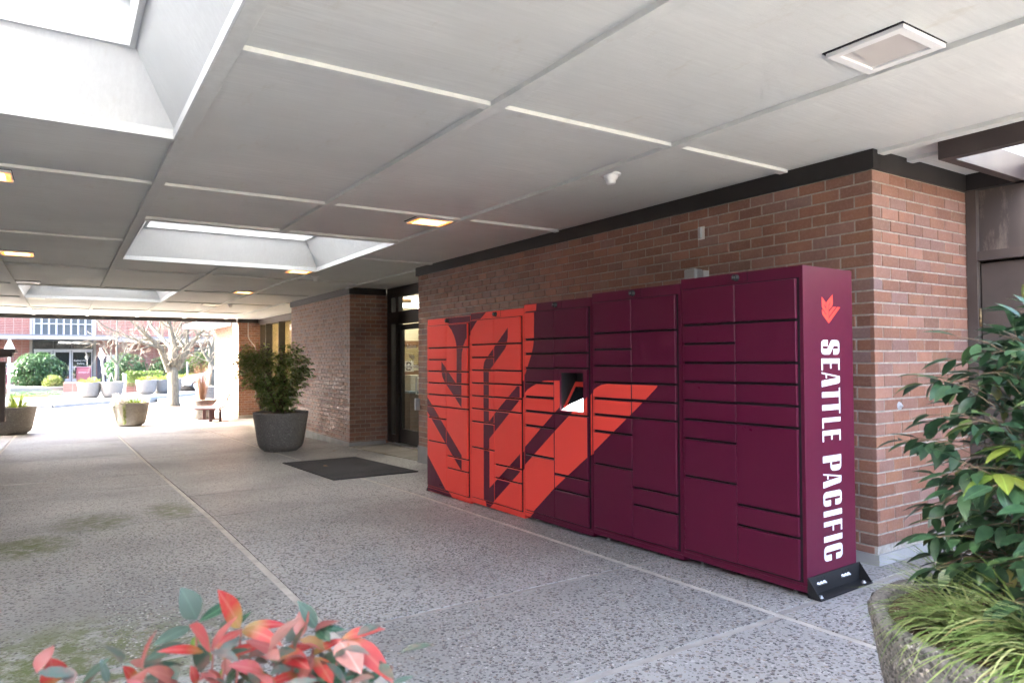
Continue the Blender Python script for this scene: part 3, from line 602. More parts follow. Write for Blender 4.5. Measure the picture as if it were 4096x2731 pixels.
# small fixtures on the walls
t = thing('wall_sensor', 'small white dome fixture on the sunlit end of the brick wall', 'sensor', (-2.575, 4.83, 1.06))
m = MB(); m.lathe([(0, .008), (.024, .008), (.027, 0)], seg=24); b = m.obj('base', M_GPLAST, t); b.rotation_euler[1] = math.pi/2
m = MB(); m.lathe([(0, .028), (.006, .026), (.011, .019), (.012, .008)], seg=20); b = m.obj('dome', M_GPLAST, t); b.rotation_euler[1] = math.pi/2
t = thing('wall_bracket', 'small white metal bracket plate fixed high on the brick wall', 'bracket', (-4.06, 4.545, 2.45))
m = MB(); m.box(-.035, .035, -.006, 0, -.055, .055, 0, .002); m.obj('plate', M_WPLAST, t)
m = MB(); m.box(-.01, .01, -.03, -.006, -.045, .045); m.obj('tongue', M_GALV, t)
t = thing('junction_box', 'grey weatherproof box on the wall above the dark lockers', 'junction box', (-4.08, 4.545, 2.09))
m = MB(); m.box(-.09, .03, -.10, 0, -.03, .055, 0, .015); m.obj('housing', M_GPLAST, t)
m = MB(); m.box(.03, .10, -.07, 0, -.025, .035, 0, .008); m.obj('side_box', M_GPLAST, t)
# ------------------------------------------------------------------ entrance mat
mt_ = MB(); xs_ = [-11.05, -8.62]; pr = []
zA, zB = gz(-11.05)+.002, gz(-8.62)+.002
mt_.prism([(-11.05, zA+.012), (-8.62, zB+.012), (-8.62, zB), (-11.05, zA)], 'y', 2.88, 4.05); o = mt_.obj('entrance_mat', M_RUB); tag(o, 'black rubber entrance mat on the paving before the glass door', 'mat')
for (x, y, dz, a, lab) in ((-10.1, 3.25, .0185, .4, 'dry orange leaf lying on the black mat'), (-12.4, 4.15, .004, 1.2, 'dry curled leaf on the paving between planter and mat')):
    m = MB()
    for i in range(6): pass
    vs = [(.045*math.cos(k*math.pi/4)*(1 if k % 2 else .8), .028*math.sin(k*math.pi/4), .006*(k % 2)) for k in range(8)]; m.add(vs+[(0, 0, .002)], [(k, (k+1) % 8, 8) for k in range(8)])
    o = m.obj('fallen_leaf', mat('dry_leaf', (.34, .17, .06), .7)); o.location = (x, y, gz(x)+dz); o.rotation_euler[2] = a; tag(o, lab, 'fallen leaf')
# ------------------------------------------------------------------ parcel lockers
ART = {1:[[(0.444,-0.002),(0.524,0.036),(0.624,0.071),(0.683,0.105),(0.717,0.135),(0.737,0.168),(0.741,0.205),(0.734,0.371),(0.389,0.246),(0.387,0.303),(0.406,0.329),(0.445,0.352),(0.499,0.374),(0.667,0.431),(0.837,0.495),(0.843,0.242),(0.852,0.198),(0.874,0.169),(0.896,0.15),(0.933,0.127),(0.983,0.106),(1.04,0.089),(1.096,0.065),(1.098,-0.005)],[(-0.03,0.428),(0.025,0.45),(0.839,0.753),(0.837,0.836),(0.027,0.536),(-0.033,0.512)],[(-0.078,0.747),(0.022,0.786),(0.479,0.964),(0.635,1.012),(-0.089,1.067)]],2:[[(-0.022,-0.013),(0.329,-0.003),(0.179,0.039),(0.032,0.099),(-0.026,0.122)],[(0.754,0.09),(0.752,0.137),(0.738,0.161),(0.72,0.18),(0.695,0.195),(0.403,0.304),(0.399,0.313),(0.396,0.509),(0.396,0.553),(0.406,0.559),(0.54,0.505),(1.009,0.34),(1.049,0.323),(1.045,0.405),(0.966,0.435),(0.403,0.648),(0.401,0.898),(1.03,0.669),(1.075,0.652),(1.071,0.736),(1.022,0.756),(0.367,1.003),(0.315,1.008),(0.29,0.965),(0.295,0.512),(0.294,0.313),(0.293,0.285),(0.306,0.264),(0.333,0.247),(0.38,0.229)]],3:[[(-0.043,-0.007),(0.206,0.001),(0.196,0.035),(0.19,0.166),(0.18,0.198),(0.156,0.23),(0.121,0.263),(0.085,0.295),(0.048,0.328),(0.007,0.35),(-0.06,0.376)],[(-0.064,0.452),(-0.011,0.434),(0.023,0.424),(0.08,0.403),(0.15,0.388),(0.218,0.375),(0.285,0.366),(0.34,0.359),(0.395,0.357),(0.563,0.355),(0.88,0.352),(0.58,0.472),(0.494,0.501),(0.017,0.681),(-0.076,0.714)],[(-0.08,0.804),(-0.015,0.776),(0.491,0.586),(0.742,0.494),(0.915,0.436),(0.985,0.408),(1.046,0.387),(1.098,0.621),(0.981,0.664),(0.494,0.834),(0.175,0.963),(0.043,1.016),(-0.09,1.028)]],4:[[(-0.048,0.434),(0.0,0.419),(0.036,0.403),(0.083,0.39),(0.137,0.38),(0.189,0.376),(0.231,0.374),(0.503,0.372),(0.766,0.371),(0.778,0.374),(0.773,0.38),(0.618,0.441),(0.501,0.485),(0.248,0.578),(0.04,0.656),(-0.004,0.674),(-0.053,0.693)]],5:[]}
TOP = {1: 1.830, 2: 1.851, 3: 1.880, 4: 1.906, 5: 1.932}
LW, LP, LH, LD = .911, .9145, 1.888, .53
LCOLS = [.036, .168, .235, .302, .369, .436, .503, .571, .706, .971]
RCOLS = [.036, .168, .301, .368, .435, .502, .771, .838, .970]
RCOL3 = [.036, .168, .234, .300, .501, .771, .838, .970]
LTH = math.atan(.04)
LLAB = {1: 'red parcel locker nearest the glass door, with curved maroon feather shapes', 2: 'red parcel locker second from the door, with a maroon forked stripe', 3: 'parcel locker with the touchscreen recess in the middle of the bank', 4: 'maroon parcel locker with the pointed red feather tip, fourth from the door', 5: 'all maroon parcel locker at the right end with lettering down its side'}
def clip_poly(p, u0, u1, v0, v1):
    def cl(p, ins, inter):
        o = []
        for i in range(len(p)):
            a, b = p[i-1], p[i]
            if ins(b):
                if not ins(a): o.append(inter(a, b))
                o.append(b)
            elif ins(a): o.append(inter(a, b))
        return o
    def ix(c, k): return lambda a, b: tuple((c if j == k else a[j]+(b[j]-a[j])*(c-a[k])/(b[k]-a[k])) for j in (0, 1))
    for c, k, s in ((u0, 0, 1), (u1, 0, -1), (v0, 1, 1), (v1, 1, -1)):
        if len(p) < 3: return []
        p = cl(p, lambda q, c=c, k=k, s=s: s*(q[k]-c) >= -1e-9, ix(c, k))
    o = []
    for q in p:
        if not o or abs(q[0]-o[-1][0])+abs(q[1]-o[-1][1]) > 1e-4: o.append(q)
    return o if len(o) >= 3 else []
from mathutils.geometry import tessellate_polygon
def overlay(mb, polys, u0, u1, v0, v1, y, mi):
    """vinyl film in unit space: u from left, v from top; y = local depth of the film (negative is towards the viewer)"""
    for p in polys:
        # split the concave outline into triangles first, then clip every triangle
        P3 = [Vector((a, b, 0)) for a, b in p]
        for tri in tessellate_polygon([P3]):
            q = clip_poly([p[i] for i in tri], u0, u1, v0, v1)
            if len(q) >= 3:
                ar = sum(q[i-1][0]*q[i][1]-q[i][0]*q[i-1][1] for i in range(len(q)))
                if abs(ar) < 1e-6: continue
                if ar > 0: q = q[::-1]
                mb.add([(a*LW, y, -b*LH) for a, b in q], [tuple(range(len(q)))], mi)
def locker(k):
    s = (5-k)*LP+LW; c, sn = math.cos(LTH), math.sin(LTH)
    t = thing('parcel_locker', LLAB[k], 'parcel locker', (-2.46-c*s, 3.6-sn*s, TOP[k]), 'parcel lockers in one bank', LTH)
    base = k <= 2; BM_ = [M_RED, M_MAR] if base else [M_MAR, M_RED]
    m = MB(); hx0, hx1, hz0, hz1 = .576*LW, .909*LW, -.489*LH, -.317*LH
    if k == 3:
        for bx in ((0, hx0, 0, LD, -LH+.035, 0), (hx1, LW, 0, LD, -LH+.035, 0), (hx0, hx1, 0, LD, hz1, 0), (hx0, hx1, 0, LD, -LH+.035, hz0), (hx0, hx1, .2, LD, hz0, hz1)): m.box(*bx)
    else: m.box(0, LW, 0, LD, -LH+.035, 0, 0, .003)
    for (u0, u1, v0, v1) in ((.002, .998, .002, .034), (.002, .998, .973, .981), (.002, .028, .034, .973), (.976, .998, .034, .973)): overlay(m, ART[k], u0, u1, v0, v1, -.0008, 1)
    m.obj('cabinet', BM_, t, fix=False)
    m = MB(); m.box(0.0, LW, .0, LD, -LH, -LH+.034); overlay(m, ART[k], .002, .998, .983, .999, -.0008, 1); m.obj('plinth', BM_, t, fix=False)
    m = MB()
    if k == 3:
        for bx in ((.029*LW, hx0, -.972*LH, -.037*LH), (hx1, .975*LW, -.972*LH, -.037*LH), (hx0, hx1, hz1, -.037*LH), (hx0, hx1, -.972*LH, hz0)): m.box(bx[0], bx[1], -.0016, .002, bx[2], bx[3])
    else: m.box(.029*LW, .975*LW, -.0016, .002, -.972*LH, -.037*LH)
    m.obj('door_gap_shade', M_GAP, t)  # black plate paints the shade in the gaps around the doors
    gv, gu = .0085, .0018
    def door(u0, u1, v0, v1):
        m = MB(); d0, d1 = -.021+rng.uniform(-.001, .001), -.002; b = .003
        x0, x1, z0, z1 = u0*LW, u1*LW, -v1*LH, -v0*LH
        vs = [(x0, d1, z0), (x1, d1, z0), (x1, d1, z1), (x0, d1, z1), (x0, d0+b, z0), (x1, d0+b, z0), (x1, d0+b, z1), (x0, d0+b, z1), (x0+b, d0, z0+b), (x1-b, d0, z0+b), (x1-b, d0, z1-b), (x0+b, d0, z1-b)]
        m.add(vs, [(4, 5, 9, 8), (5, 6, 10, 9), (6, 7, 11, 10), (7, 4, 8, 11), (8, 9, 10, 11), (0, 1, 5, 4), (1, 2, 6, 5), (2, 3, 7, 6), (3, 0, 4, 7), (3, 2, 1, 0)])
        overlay(m, ART[k], u0+.0035, u1-.0035, v0+.0018, v1-.0018, d0-.0006, 1)
        m.obj('door', BM_, t, fix=False)
    def kiosk(u0, u1, v0, v1):
        h0, h1, g0, g1 = .580, .905, .320, .486
        m = MB()
        for (a, b_, c_, d_) in ((u0, h0, v0, v1), (h1, u1, v0, v1), (h0, h1, v0, g0), (h0, h1, g1, v1)):
            m.box(a*LW, b_*LW, -.021, -.002, -d_*LH, -c_*LH); overlay(m, ART[k], a, b_, c_, d_, -.0216, 1)
        f = m.obj('screen_surround', BM_, t, fix=False)
        x0, x1, z0, z1 = h0*LW, h1*LW, -g1*LH, -g0*LH; D = .17
        m = MB(); m.box(x0-.004, x0, -.004, D, z0, z1); m.box(x1, x1+.004, -.004, D, z0, z1); m.box(x0, x1, -.004, D, z1, z1+.004); m.box(x0, x1, D, D+.004, z0, z1); m.obj('recess_box', M_BLACK, f)
        sl = [(0, z0), (D-.02, z0+.235)]    # sloping console: front bottom to back
        def P(a, b): return (x0+(x1-x0)*a, sl[0][0]+(sl[1][0]-sl[0][0])*b, sl[0][1]+(sl[1][1]-sl[0][1])*b)
        m = MB(); m.quad(P(0, 0), P(1, 0), P(1, 1), P(0, 1)); m.obj('console', M_RED, f, fix=False)
        def Q(a, b, e): q = P(a, b); return (q[0], q[1]-.82*e, q[2]+.57*e)
        m = MB(); m.quad(Q(.13, .20, .002), Q(.9, .20, .002), Q(.9, .82, .002), Q(.13, .82, .002)); m.obj('touchscreen', mat('screen_black', (.01, .012, .015), .12), f, fix=False)
        m = MB(); m.add([Q(0, 0, .004), Q(1, 0, .004), Q(1, .62, .004), Q(.24, .2, .004)], [(0, 1, 2, 3)]); m.obj('painted_reflection', lamp_mat('glowing_reflection', (.95, .97, 1), .35), f, fix=False)  # emissive patch stands for the bright reflection on the glossy screen
    M_ = .4945
    for a, b in zip(LCOLS[:-1], LCOLS[1:]): door(.031, M_-gu, a+gv*.5, b-gv*.5)
    rc = RCOL3 if k == 3 else RCOLS
    for a, b in zip(rc[:-1], rc[1:]):
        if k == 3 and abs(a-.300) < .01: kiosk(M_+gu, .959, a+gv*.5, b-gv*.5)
        else: door(M_+gu, .959, a+gv*.5, b-gv*.5)
    m = MB(); m.lathe([(0, .030), (.017, .030), (.019, .027), (.019, .006), (.023, .004), (.023, 0)], seg=20); kb = m.obj('lock_knob', M_BLACK, t); kb.location = (.497*LW, 0, -.0165*LH); kb.rotation_euler[0] = math.pi/2
    m = MB()
    for i, (a, b) in enumerate(((-.006, .004), (.006, .004), (-.006, -.004), (.006, -.004))): m.box(a-.003, a+.003, b-.002, b+.002, .030, .0306)
    m.obj('knob_mark', M_GPLAST, kb)
    m = MB(); m.box(.585*LW, .588*LW, -.0012, 0, -.031*LH, -.001); m.box(.42*LW, .585*LW, -.0012, 0, -.0315*LH, -.0305*LH); m.obj('hatch_seam', M_GAP, t)
    for u in (.12, .88):
        m = MB(); m.tube([(u*LW, .06, -LH-.06), (u*LW, .06, -LH+.02)], .009); m.lathe([(0, 0), (.018, 0), (.018, .006), (0, .006)], (u*LW, .06, gz(-2.46-s+u*LW)-TOP[k]+.001), 16); m.obj('foot', M_STEEL, t)
    return t
LOCK = {k: locker(k) for k in range(1, 6)}
# lettering, emblem and anchor bracket on the right-hand side of the end locker
L5 = LOCK[5]
def side(mb, poly, mi=0, off=.0008):      # poly in (depth from front, z below top)
    P3 = [Vector((a, b, 0)) for a, b in poly]
    for tri in tessellate_polygon([P3]): mb.add([(LW+off, poly[i][0], poly[i][1]) for i in tri], [(0, 1, 2)], mi)
def arc(cx, cy, rx, ry, a0, a1, n=7): return [(cx+rx*math.cos(R(a0+(a1-a0)*i/n)), cy+ry*math.sin(R(a0+(a1-a0)*i/n))) for i in range(n+1)]
def ring_c(open_):    # a condensed C: outer and inner outline, heavy uprights, opening at the right
    o = arc(.74, .80, .26, .20, 0, 90)+arc(.26, .80, .26, .20, 90, 180)+arc(.26, .20, .26, .20, 180, 270)+arc(.74, .20, .26, .20, 270, 360)
    return o
def letter(ch):
    if ch == 'I': return [[(0, 0), (1, 0), (1, 1), (0, 1)]]
    if ch == 'L': return [[(0, 0), (1, 0), (1, .085), (.44, .085), (.44, 1), (0, 1)]]
    if ch == 'E': return [[(0, 0), (1, 0), (1, .08), (.44, .08), (.44, .465), (.86, .465), (.86, .545), (.44, .545), (.44, .92), (1, .92), (1, 1), (0, 1)]]
    if ch == 'F': return [[(0, 0), (.44, 0), (.44, .465), (.9, .465), (.9, .545), (.44, .545), (.44, .92), (1, .92), (1, 1), (0, 1)]]
    if ch == 'T': return [[(.29, 0), (.71, 0), (.71, .93), (1, .93), (1, 1), (0, 1), (0, .93), (.29, .93)]]
    if ch == 'A': return [[(0, 0), (.10, 0), (.17, .22), (.42, .22), (.42, .29), (.19, .29), (.40, .94), (.57, 0), (1, 0), (.80, .92), (.74, .98), (.66, 1), (.31, 1)]]
    if ch == 'P': return [[(0, 0), (.42, 0), (.42, .40), (.72, .40)]+arc(.72, .60, .28, .20, 270, 360, 4)+[(1, .82)]+arc(.72, .82, .28, .18, 0, 90, 4)+[(0, 1)], 'cut', [(.42, .48), (.58, .48), (.62, .52), (.62, .89), (.58, .93), (.42, .93)]]
    if ch == 'C': return [arc(.72, .83, .28, .17, 0, 90, 4)+arc(.28, .83, .28, .17, 90, 180, 4)+arc(.28, .17, .28, .17, 180, 270, 4)+arc(.72, .17, .28, .17, 270, 360, 4)+[(1, .40), (.60, .40), (.60, .13), (.56, .09), (.46, .09), (.42, .13), (.42, .87), (.46, .91), (.56, .91), (.60, .87), (.60, .64), (1, .64)]]
    if ch == 'S': return [arc(.74, .83, .26, .17, 0, 90, 4)+arc(.26, .83, .26, .17, 90, 180, 4)+[(0, .62)]+arc(.2, .62, .2, .12, 180, 240, 3)+[(.58, .34), (.60, .30), (.60, .12), (.56, .08), (.46, .08), (.42, .12), (.42, .36), (0, .36)]+arc(.26, .17, .26, .17, 180, 270, 4)+arc(.74, .17, .26, .17, 270, 360, 4)+[(1, .40)]+arc(.82, .40, .18, .12, 0, 60, 3)+[(.42, .68), (.40, .72), (.40, .88), (.44, .92), (.56, .92), (.60, .88), (.60, .66), (1, .66)]]
D0, D1 = .178, .376
ZT = lambda z: z-.531       # measured height relative to the camera -> below the cabinet top
LET = [('S', .098, .010), ('E', -.013, -.083), ('A', -.094, -.182), ('T', -.190, -.268), ('T', -.266, -.345), ('L', -.366, -.428), ('E', -.442, -.508), ('P', -.592, -.686), ('A', -.694, -.780), ('C', -.804, -.890), ('I', -.917, -.951), ('F', -.980, -1.046), ('I', -1.065, -1.100), ('C', -1.122, -1.212)]
lm = MB(); hm = MB()
for ch, za, zb in LET:
    L = letter(ch); MAPF = lambda p: (D0+(D1-D0)*p[1], ZT(za+(zb-za)*p[0]))
    if 'cut' in L:
        side(lm, [MAPF(p) for p in L[0]]); side(hm, [MAPF(p) for p in L[2]], 0, .0014)
    else: side(lm, [MAPF(p) for p in L[0]])
lm.obj('side_lettering', M_WHITE, L5, fix=False); hm.obj('letter_counter', M_MAR, L5, fix=False)
EM = [[(0.1906, 0.3568), (0.2226, 0.3337), (0.2341, 0.3216), (0.2334, 0.297), (0.2169, 0.3072), (0.2184, 0.2997), (0.2373, 0.2841), (0.2365, 0.2528), (0.2004, 0.2854), (0.1915, 0.295)], [(0.31, 0.3752), (0.3106, 0.317), (0.3025, 0.3028), (0.2685, 0.2777), (0.2684, 0.3048), (0.2858, 0.3191), (0.2842, 0.3256), (0.2642, 0.3097), (0.2632, 0.2222), (0.2364, 0.234), (0.2387, 0.3193), (0.2443, 0.3263)], [(0.1911, 0.2813), (0.238, 0.2453), (0.2632, 0.2247), (0.2625, 0.197), (0.1974, 0.2484), (0.1914, 0.2589)], [(0.2633, 0.2272), (0.3585, 0.2997), (0.3935, 0.2992), (0.2625, 0.1963)], [(0.2682, 0.2676), (0.3109, 0.2988), (0.3455, 0.3006), (0.2675, 0.2399)]]
m = MB()
for i, p in enumerate(EM): side(m, [(a, ZT(b)) for a, b in p], 0, .0008+.0002*i)
m.obj('side_emblem', M_RED, L5, fix=False)
bz = -LH; fl = gz(-2.4)-TOP[5]
br = MB(); br.box(LW+.001, LW+.006, .0, LD+.03, fl+.004, bz+.085); br.box(LW+.006, LW+.085, .0, LD+.03, fl+.002, fl+.008)
for y in (.0, LD+.025): br.prism([(LW+.006, fl+.008), (LW+.083, fl+.008), (LW+.006, bz+.083)], 'y', y, y+.005)
bo = br.obj('anchor_bracket', M_BLACK, L5)
for y0 in (.10, .36):
    for i in range(3):
        yy = y0+i*.032; m = MB(); m.lathe([(0, .016), (.006, .016), (.006, .009), (.009, .009), (.009, .003), (.013, .003), (.013, 0)], seg=14); q = m.obj('bolt', M_STEEL, bo); q.rotation_euler[1] = math.pi/2; q.location = (LW+.006, yy, bz+.035)
        m = MB(); m.box(LW+.0062, LW+.0068, yy-.002, yy+.002, bz+.045, bz+.07); m.obj('slot', M_GAP, bo)
for y in (.045, LD-.02):
    m = MB(); m.lathe([(0, .012), (.010, .012), (.010, .003), (.016, .003), (.016, 0)], seg=14); q = m.obj('bolt', M_STEEL, bo); q.location = (LW+.055, y, fl+.008)
L1 = LOCK[1]; fl = gz(-7.0)-TOP[1]
m = MB(); m.prism([(-.005, -LH+.06), (-.005, fl+.005), (-.055, fl+.005)], 'y', .01, .016); m.box(-.055, -.004, .01, LD, fl+.002, fl+.007); m.obj('anchor_bracket', M_BLACK, L1)
# ------------------------------------------------------------------ foliage tools
def leaf_geo(L, W, droop=.25, fold=.25, n=5):
    """leaf along +x, up +z"""
    vs = []; fs = []
    for i in range(n+1):
        t = i/n; w = W/2*math.sin(math.pi*min(1, t**.85*1.0))**.9 if 0 < t < 1 else 0; w = max(w, .0006)
        x = L*t*(1-.12*droop*t); z = -droop*L*t*t
        vs += [(x, w, z+fold*w), (x, 0, z), (x, -w, z+fold*w)]
    for i in range(n):
        a = 3*i; fs += [(a, a+3, a+4, a+1), (a+1, a+4, a+5, a+2)]
    return vs, fs
LEAFM = {}
def leaf_mesh(key, L, W, droop, fold, mt, n=5):
    if key not in LEAFM:
        m = MB(); v, f = leaf_geo(L, W, droop, fold, n); m.add(v, f, 0, True); LEAFM[key] = m.mesh('leaf', mt)
    return LEAFM[key]
def frame(d, up=Vector((0, 0, 1)), roll=0):
    x = Vector(d).normalized(); y = up.cross(x); y = y.normalized() if y.length > 1e-4 else Vector((0, 1, 0)); z = x.cross(y); M_ = Matrix((x, y, z)).transposed().to_4x4()
    return M_ @ Matrix.Rotation(roll, 4, 'X')
def rv(s=1): return Vector((rng.uniform(-s, s), rng.uniform(-s, s), rng.uniform(-s, s)))
def sprays(center, radii, n, leaf_len, r, bottom=-1, seed=0, shape=None, per=(5, 8), surface=.55):
    """list of (origin, direction, length, roll) for pinnate sprays filling an ellipsoid; also rachis lines"""
    q = random.Random(seed); out = []; rach = []
    while len(rach) < n:
        p = Vector((q.uniform(-1, 1), q.uniform(-1, 1), q.uniform(bottom, 1)))
        d = p.length
        if d > 1 or d < surface*q.random(): continue
        if shape and not shape(p): continue
        P = Vector(center)+Vector((p.x*radii[0], p.y*radii[1], p.z*radii[2]))
        o = Vector((p.x, p.y, p.z*.35+.25)); o = (o+Vector((q.uniform(-.7, .7), q.uniform(-.7, .7), q.uniform(-.3, .4)))).normalized()
        L = leaf_len*q.uniform(1.3, 2.2); pts = [P, P+o*L*.5+Vector((0, 0, .02*L)), P+o*L+Vector((0, 0, -.15*L))]; rach.append(pts)
        k = q.randint(*per); sd = o.cross(Vector((0, 0, 1))); sd = sd.normalized() if sd.length > .01 else Vector((1, 0, 0))
        out.append((pts[2], (o+Vector((0, 0, -.25))), leaf_len*q.uniform(.85, 1.15), q.uniform(-.3, .3)))
        for i in range(k-1):
            s = -1 if i % 2 else 1; tt = .35+.65*(i//2)/max(1, (k-1)//2); b = pts[0].lerp(pts[2], min(1, tt))
            dd = o*q.uniform(.3, .8)+sd*s*q.uniform(.7, 1.1)+Vector((0, 0, q.uniform(-1.1, .05)))
            out.append((b, dd, leaf_len*q.uniform(.65, 1.1), q.uniform(-.5, .5)))
    return out, rach
def leaf_mass(leaves, W, n=4, droop=.25, fold=.22):
    mb = MB()
    for P, d, L, roll in leaves:
        v, f = leaf_geo(L, L*W*rng.uniform(.85, 1.15), droop*rng.uniform(.4, 1.6), fold, n); Mx = Matrix.Translation(P) @ frame(d, roll=roll); mb.add([Mx @ Vector(p) for p in v], f, 0, True)
    return mb
def blade_geo(mb, P, az, lean, L, W, n=6, curl=1.4, m=0):
    d = Vector((math.cos(az), math.sin(az), 0)); s = Vector((-math.sin(az), math.cos(az), 0)); vs = []; p = Vector(P); ang = lean
    for i in range(n+1):
        t = i/n; w = W/2*(1-t**2.2)+.0004; vs += [p+s*w, p-s*w]; p = p+(d*math.sin(ang)+Vector((0, 0, 1))*math.cos(ang))*(L/n); ang += curl/n
    mb.add(vs, [(2*i, 2*i+1, 2*i+3, 2*i+2) for i in range(n)], m, True)
def tuft(name, label, cat, P, n, L, W, mt, spread=.05, group=None, curl=(1.0, 2.0), lean=(.05, .7), bias=None):
    mb = MB()
    for i in range(n):
        az = rng.uniform(0, 6.28); r = spread*math.sqrt(rng.random()); 
        if bias is not None and rng.random() < .5: az = bias+rng.uniform(-.8, .8)
        blade_geo(mb, (P[0]+r*math.cos(az), P[1]+r*math.sin(az), P[2]-.01), az+rng.uniform(-.5, .5), rng.uniform(*lean), L*rng.uniform(.55, 1.1), W*rng.uniform(.7, 1.2), 6, rng.uniform(*curl))
    o = mb.obj(name, mt, fix=False); return tag(o, label, cat, group)
def planter(x, y, z, Rr, H, label, group, pebbled=False):
    t = thing('round_planter', label, 'planter', (x, y, z), group)
    pr = [(0, 0), (Rr*.58, 0), (Rr*.60, .012), (Rr*.60, H*.045), (Rr*.66, H*.055), (Rr*.74, H*.10), (Rr*.80, H*.18), (Rr*.835, H*.30), (Rr*.90, H*.6), (Rr*.975, H*.95), (Rr*.985, H*.985), (Rr*.965, H), (Rr*.90, H), (Rr*.885, H*.985), (Rr*.87, H*.9), (0, H*.9)]
    m = MB(); m.lathe(pr, seg=56); m.obj('bowl', M_PLANT, t)
    m = MB(); n = 14; vs = []; fs = []
    for i in range(n+1):
        for k in range(28):
            th = 2*math.pi*k/28; r = Rr*.88*i/n; h = H*.955+(.02*(1-(i/n)**2)+.014*mnoise.noise((r*math.cos(th)*14+x, r*math.sin(th)*14+y, 0)))
            vs.append((r*math.cos(th), r*math.sin(th), h))
    for i in range(n):
        for k in range(28): fs.append((i*28+k, i*28+(k+1) % 28, (i+1)*28+(k+1) % 28, (i+1)*28+k))
    m.add(vs, fs, 0, True); m.obj('soil', M_SOIL, t)
    return t
PG = 'round exposed aggregate planters'
# ------------------------------------------------------------------ near right planter with nandina and grass
NPX, NPY = -.79, 2.33; zf = gz(NPX); NR, NH = .50, .60
np_ = planter(NPX, NPY, zf, NR, NH, 'pebbly concrete planter in the right foreground with brown soil', PG)
pts, nrm = [], []; q = random.Random(5)
for i in range(9500):
    th = q.uniform(0, 6.283); h = q.uniform(.12, 1.0)
    rr = np.interp(h, [.1, .18, .3, .6, .95, .985, 1], [.74, .80, .835, .90, .975, .985, .965])*NR
    if math.cos(th)*(-NPX)+math.sin(th)*(-NPY) < -.25: continue
    pts.append((rr*math.cos(th), rr*math.sin(th), h*NH)); nrm.append((math.cos(th), math.sin(th), -.1))
pebbles('planter_pebbles', pts, nrm, np_, (.0055, .0125)).data.materials[0] = M_PPEB
pts = []
for i in range(420):
    th = q.uniform(0, 6.283); r = NR*.86*math.sqrt(q.random()); pts.append((r*math.cos(th), r*math.sin(th), NH*.955+.02*(1-(r/(NR*.88))**2)+.004))
pebbles('perlite_crumbs', pts, np.tile([[0, 0, 1.]], (len(pts), 1)), np_, (.0015, .004)).data.materials[0] = mat('perlite', (.62, .55, .48), .8)
sh = thing('nandina_shrub', 'dark green leafy nandina shrub growing in the right foreground planter', 'shrub', (0, 0, 0))
lv, ra = sprays((-.56, 2.42, 1.06), (.50, .45, .53), 760, .082, .5, seed=21, per=(5, 8), surface=.8)
lv2, ra2 = sprays((-.68, 2.38, .78), (.36, .30, .24), 110, .07, .5, seed=22, per=(4, 6)); lv += lv2; ra += ra2
lv.sort(key=lambda a: (a[0]-Vector((0, 0, CAMZ))).length)
for i, (P, d, L, roll) in enumerate(lv[:300]):
    key = ('nan', i % 5); mm = leaf_mesh(key, 1.0, [.44, .48, .40, .50, .46][i % 5], [.18, .32, .1, .45, .25][i % 5], .22, M_NANO)
    o = link('leaf', mm, sh); o.matrix_local = Matrix.Translation(P) @ frame(d, roll=roll) @ Matrix.Scale(L, 4)
leaf_mass(lv[300:], .42).obj('foliage', M_NANI, sh, fix=False)['kind'] = 'stuff'
m = MB()
for p in ra: m.tube(p, .0016, 4, cap=False)
for i in range(14):
    a = q.uniform(0, 6.28); r = q.uniform(.02, .12); b = Vector((-.76+r*math.cos(a), 2.45+r*math.sin(a), zf+NH*.9)); tp = Vector((-.68+q.uniform(-.3, .3), 2.46+q.uniform(-.3, .3), q.uniform(1.0, 1.45))); m.tube([b, b.lerp(tp, .5)+Vector((0, 0, .08)), tp], [.007, .005, .003], 6)
m.obj('stems', M_STEM, sh)
m = MB(); young = [((-.815, 2.00, 1.10), .10), ((-.79, 2.02, 1.17), .08)]
for (c, L) in young:
    for a in range(6):
        P = Vector(c); d = Vector((math.cos(a*1.05), math.sin(a*1.05)*.7-.3, -.25+.2*(a % 2))); o = link('young_leaf', leaf_mesh('yl', 1, .38, .25, .2, M_YLEAF), sh); o.matrix_local = Matrix.Translation(P) @ frame(d) @ Matrix.Scale(L*rng.uniform(.8, 1.2), 4)
GG = 'variegated grass tufts in the right foreground planter'
zs = zf+NH*.96
tuft('grass_tuft', 'small variegated grass tuft at the back edge of the right planter', 'grass', (-1.10, 2.40, zs), 110, .27, .006, M_BLADE, .035, GG)
tuft('grass_tuft', 'variegated grass tuft beside the shrub stems at the back of the right planter', 'grass', (-.95, 2.50, zs), 90, .24, .006, M_BLADE, .035, GG)
tuft('grass_tuft', 'wide arching variegated grass clump in the middle of the right planter', 'grass', (-.70, 2.05, zs), 260, .40, .008, M_BLADE, .07, GG, (1.3, 2.3), (.2, 1.0), 3.9)
tuft('grass_tuft', 'variegated grass clump nearest the left rim of the right planter', 'grass', (-.92, 2.10, zs), 150, .30, .007, M_BLADE, .06, GG, (1.3, 2.3), (.2, 1.0), 3.6)
tuft('grass_tuft', 'variegated grass clump spilling over the rim at the lower right corner', 'grass', (-.52, 1.98, zs), 240, .38, .008, M_BLADE, .08, GG, (1.3, 2.3), (.2, 1.0), 4.2)
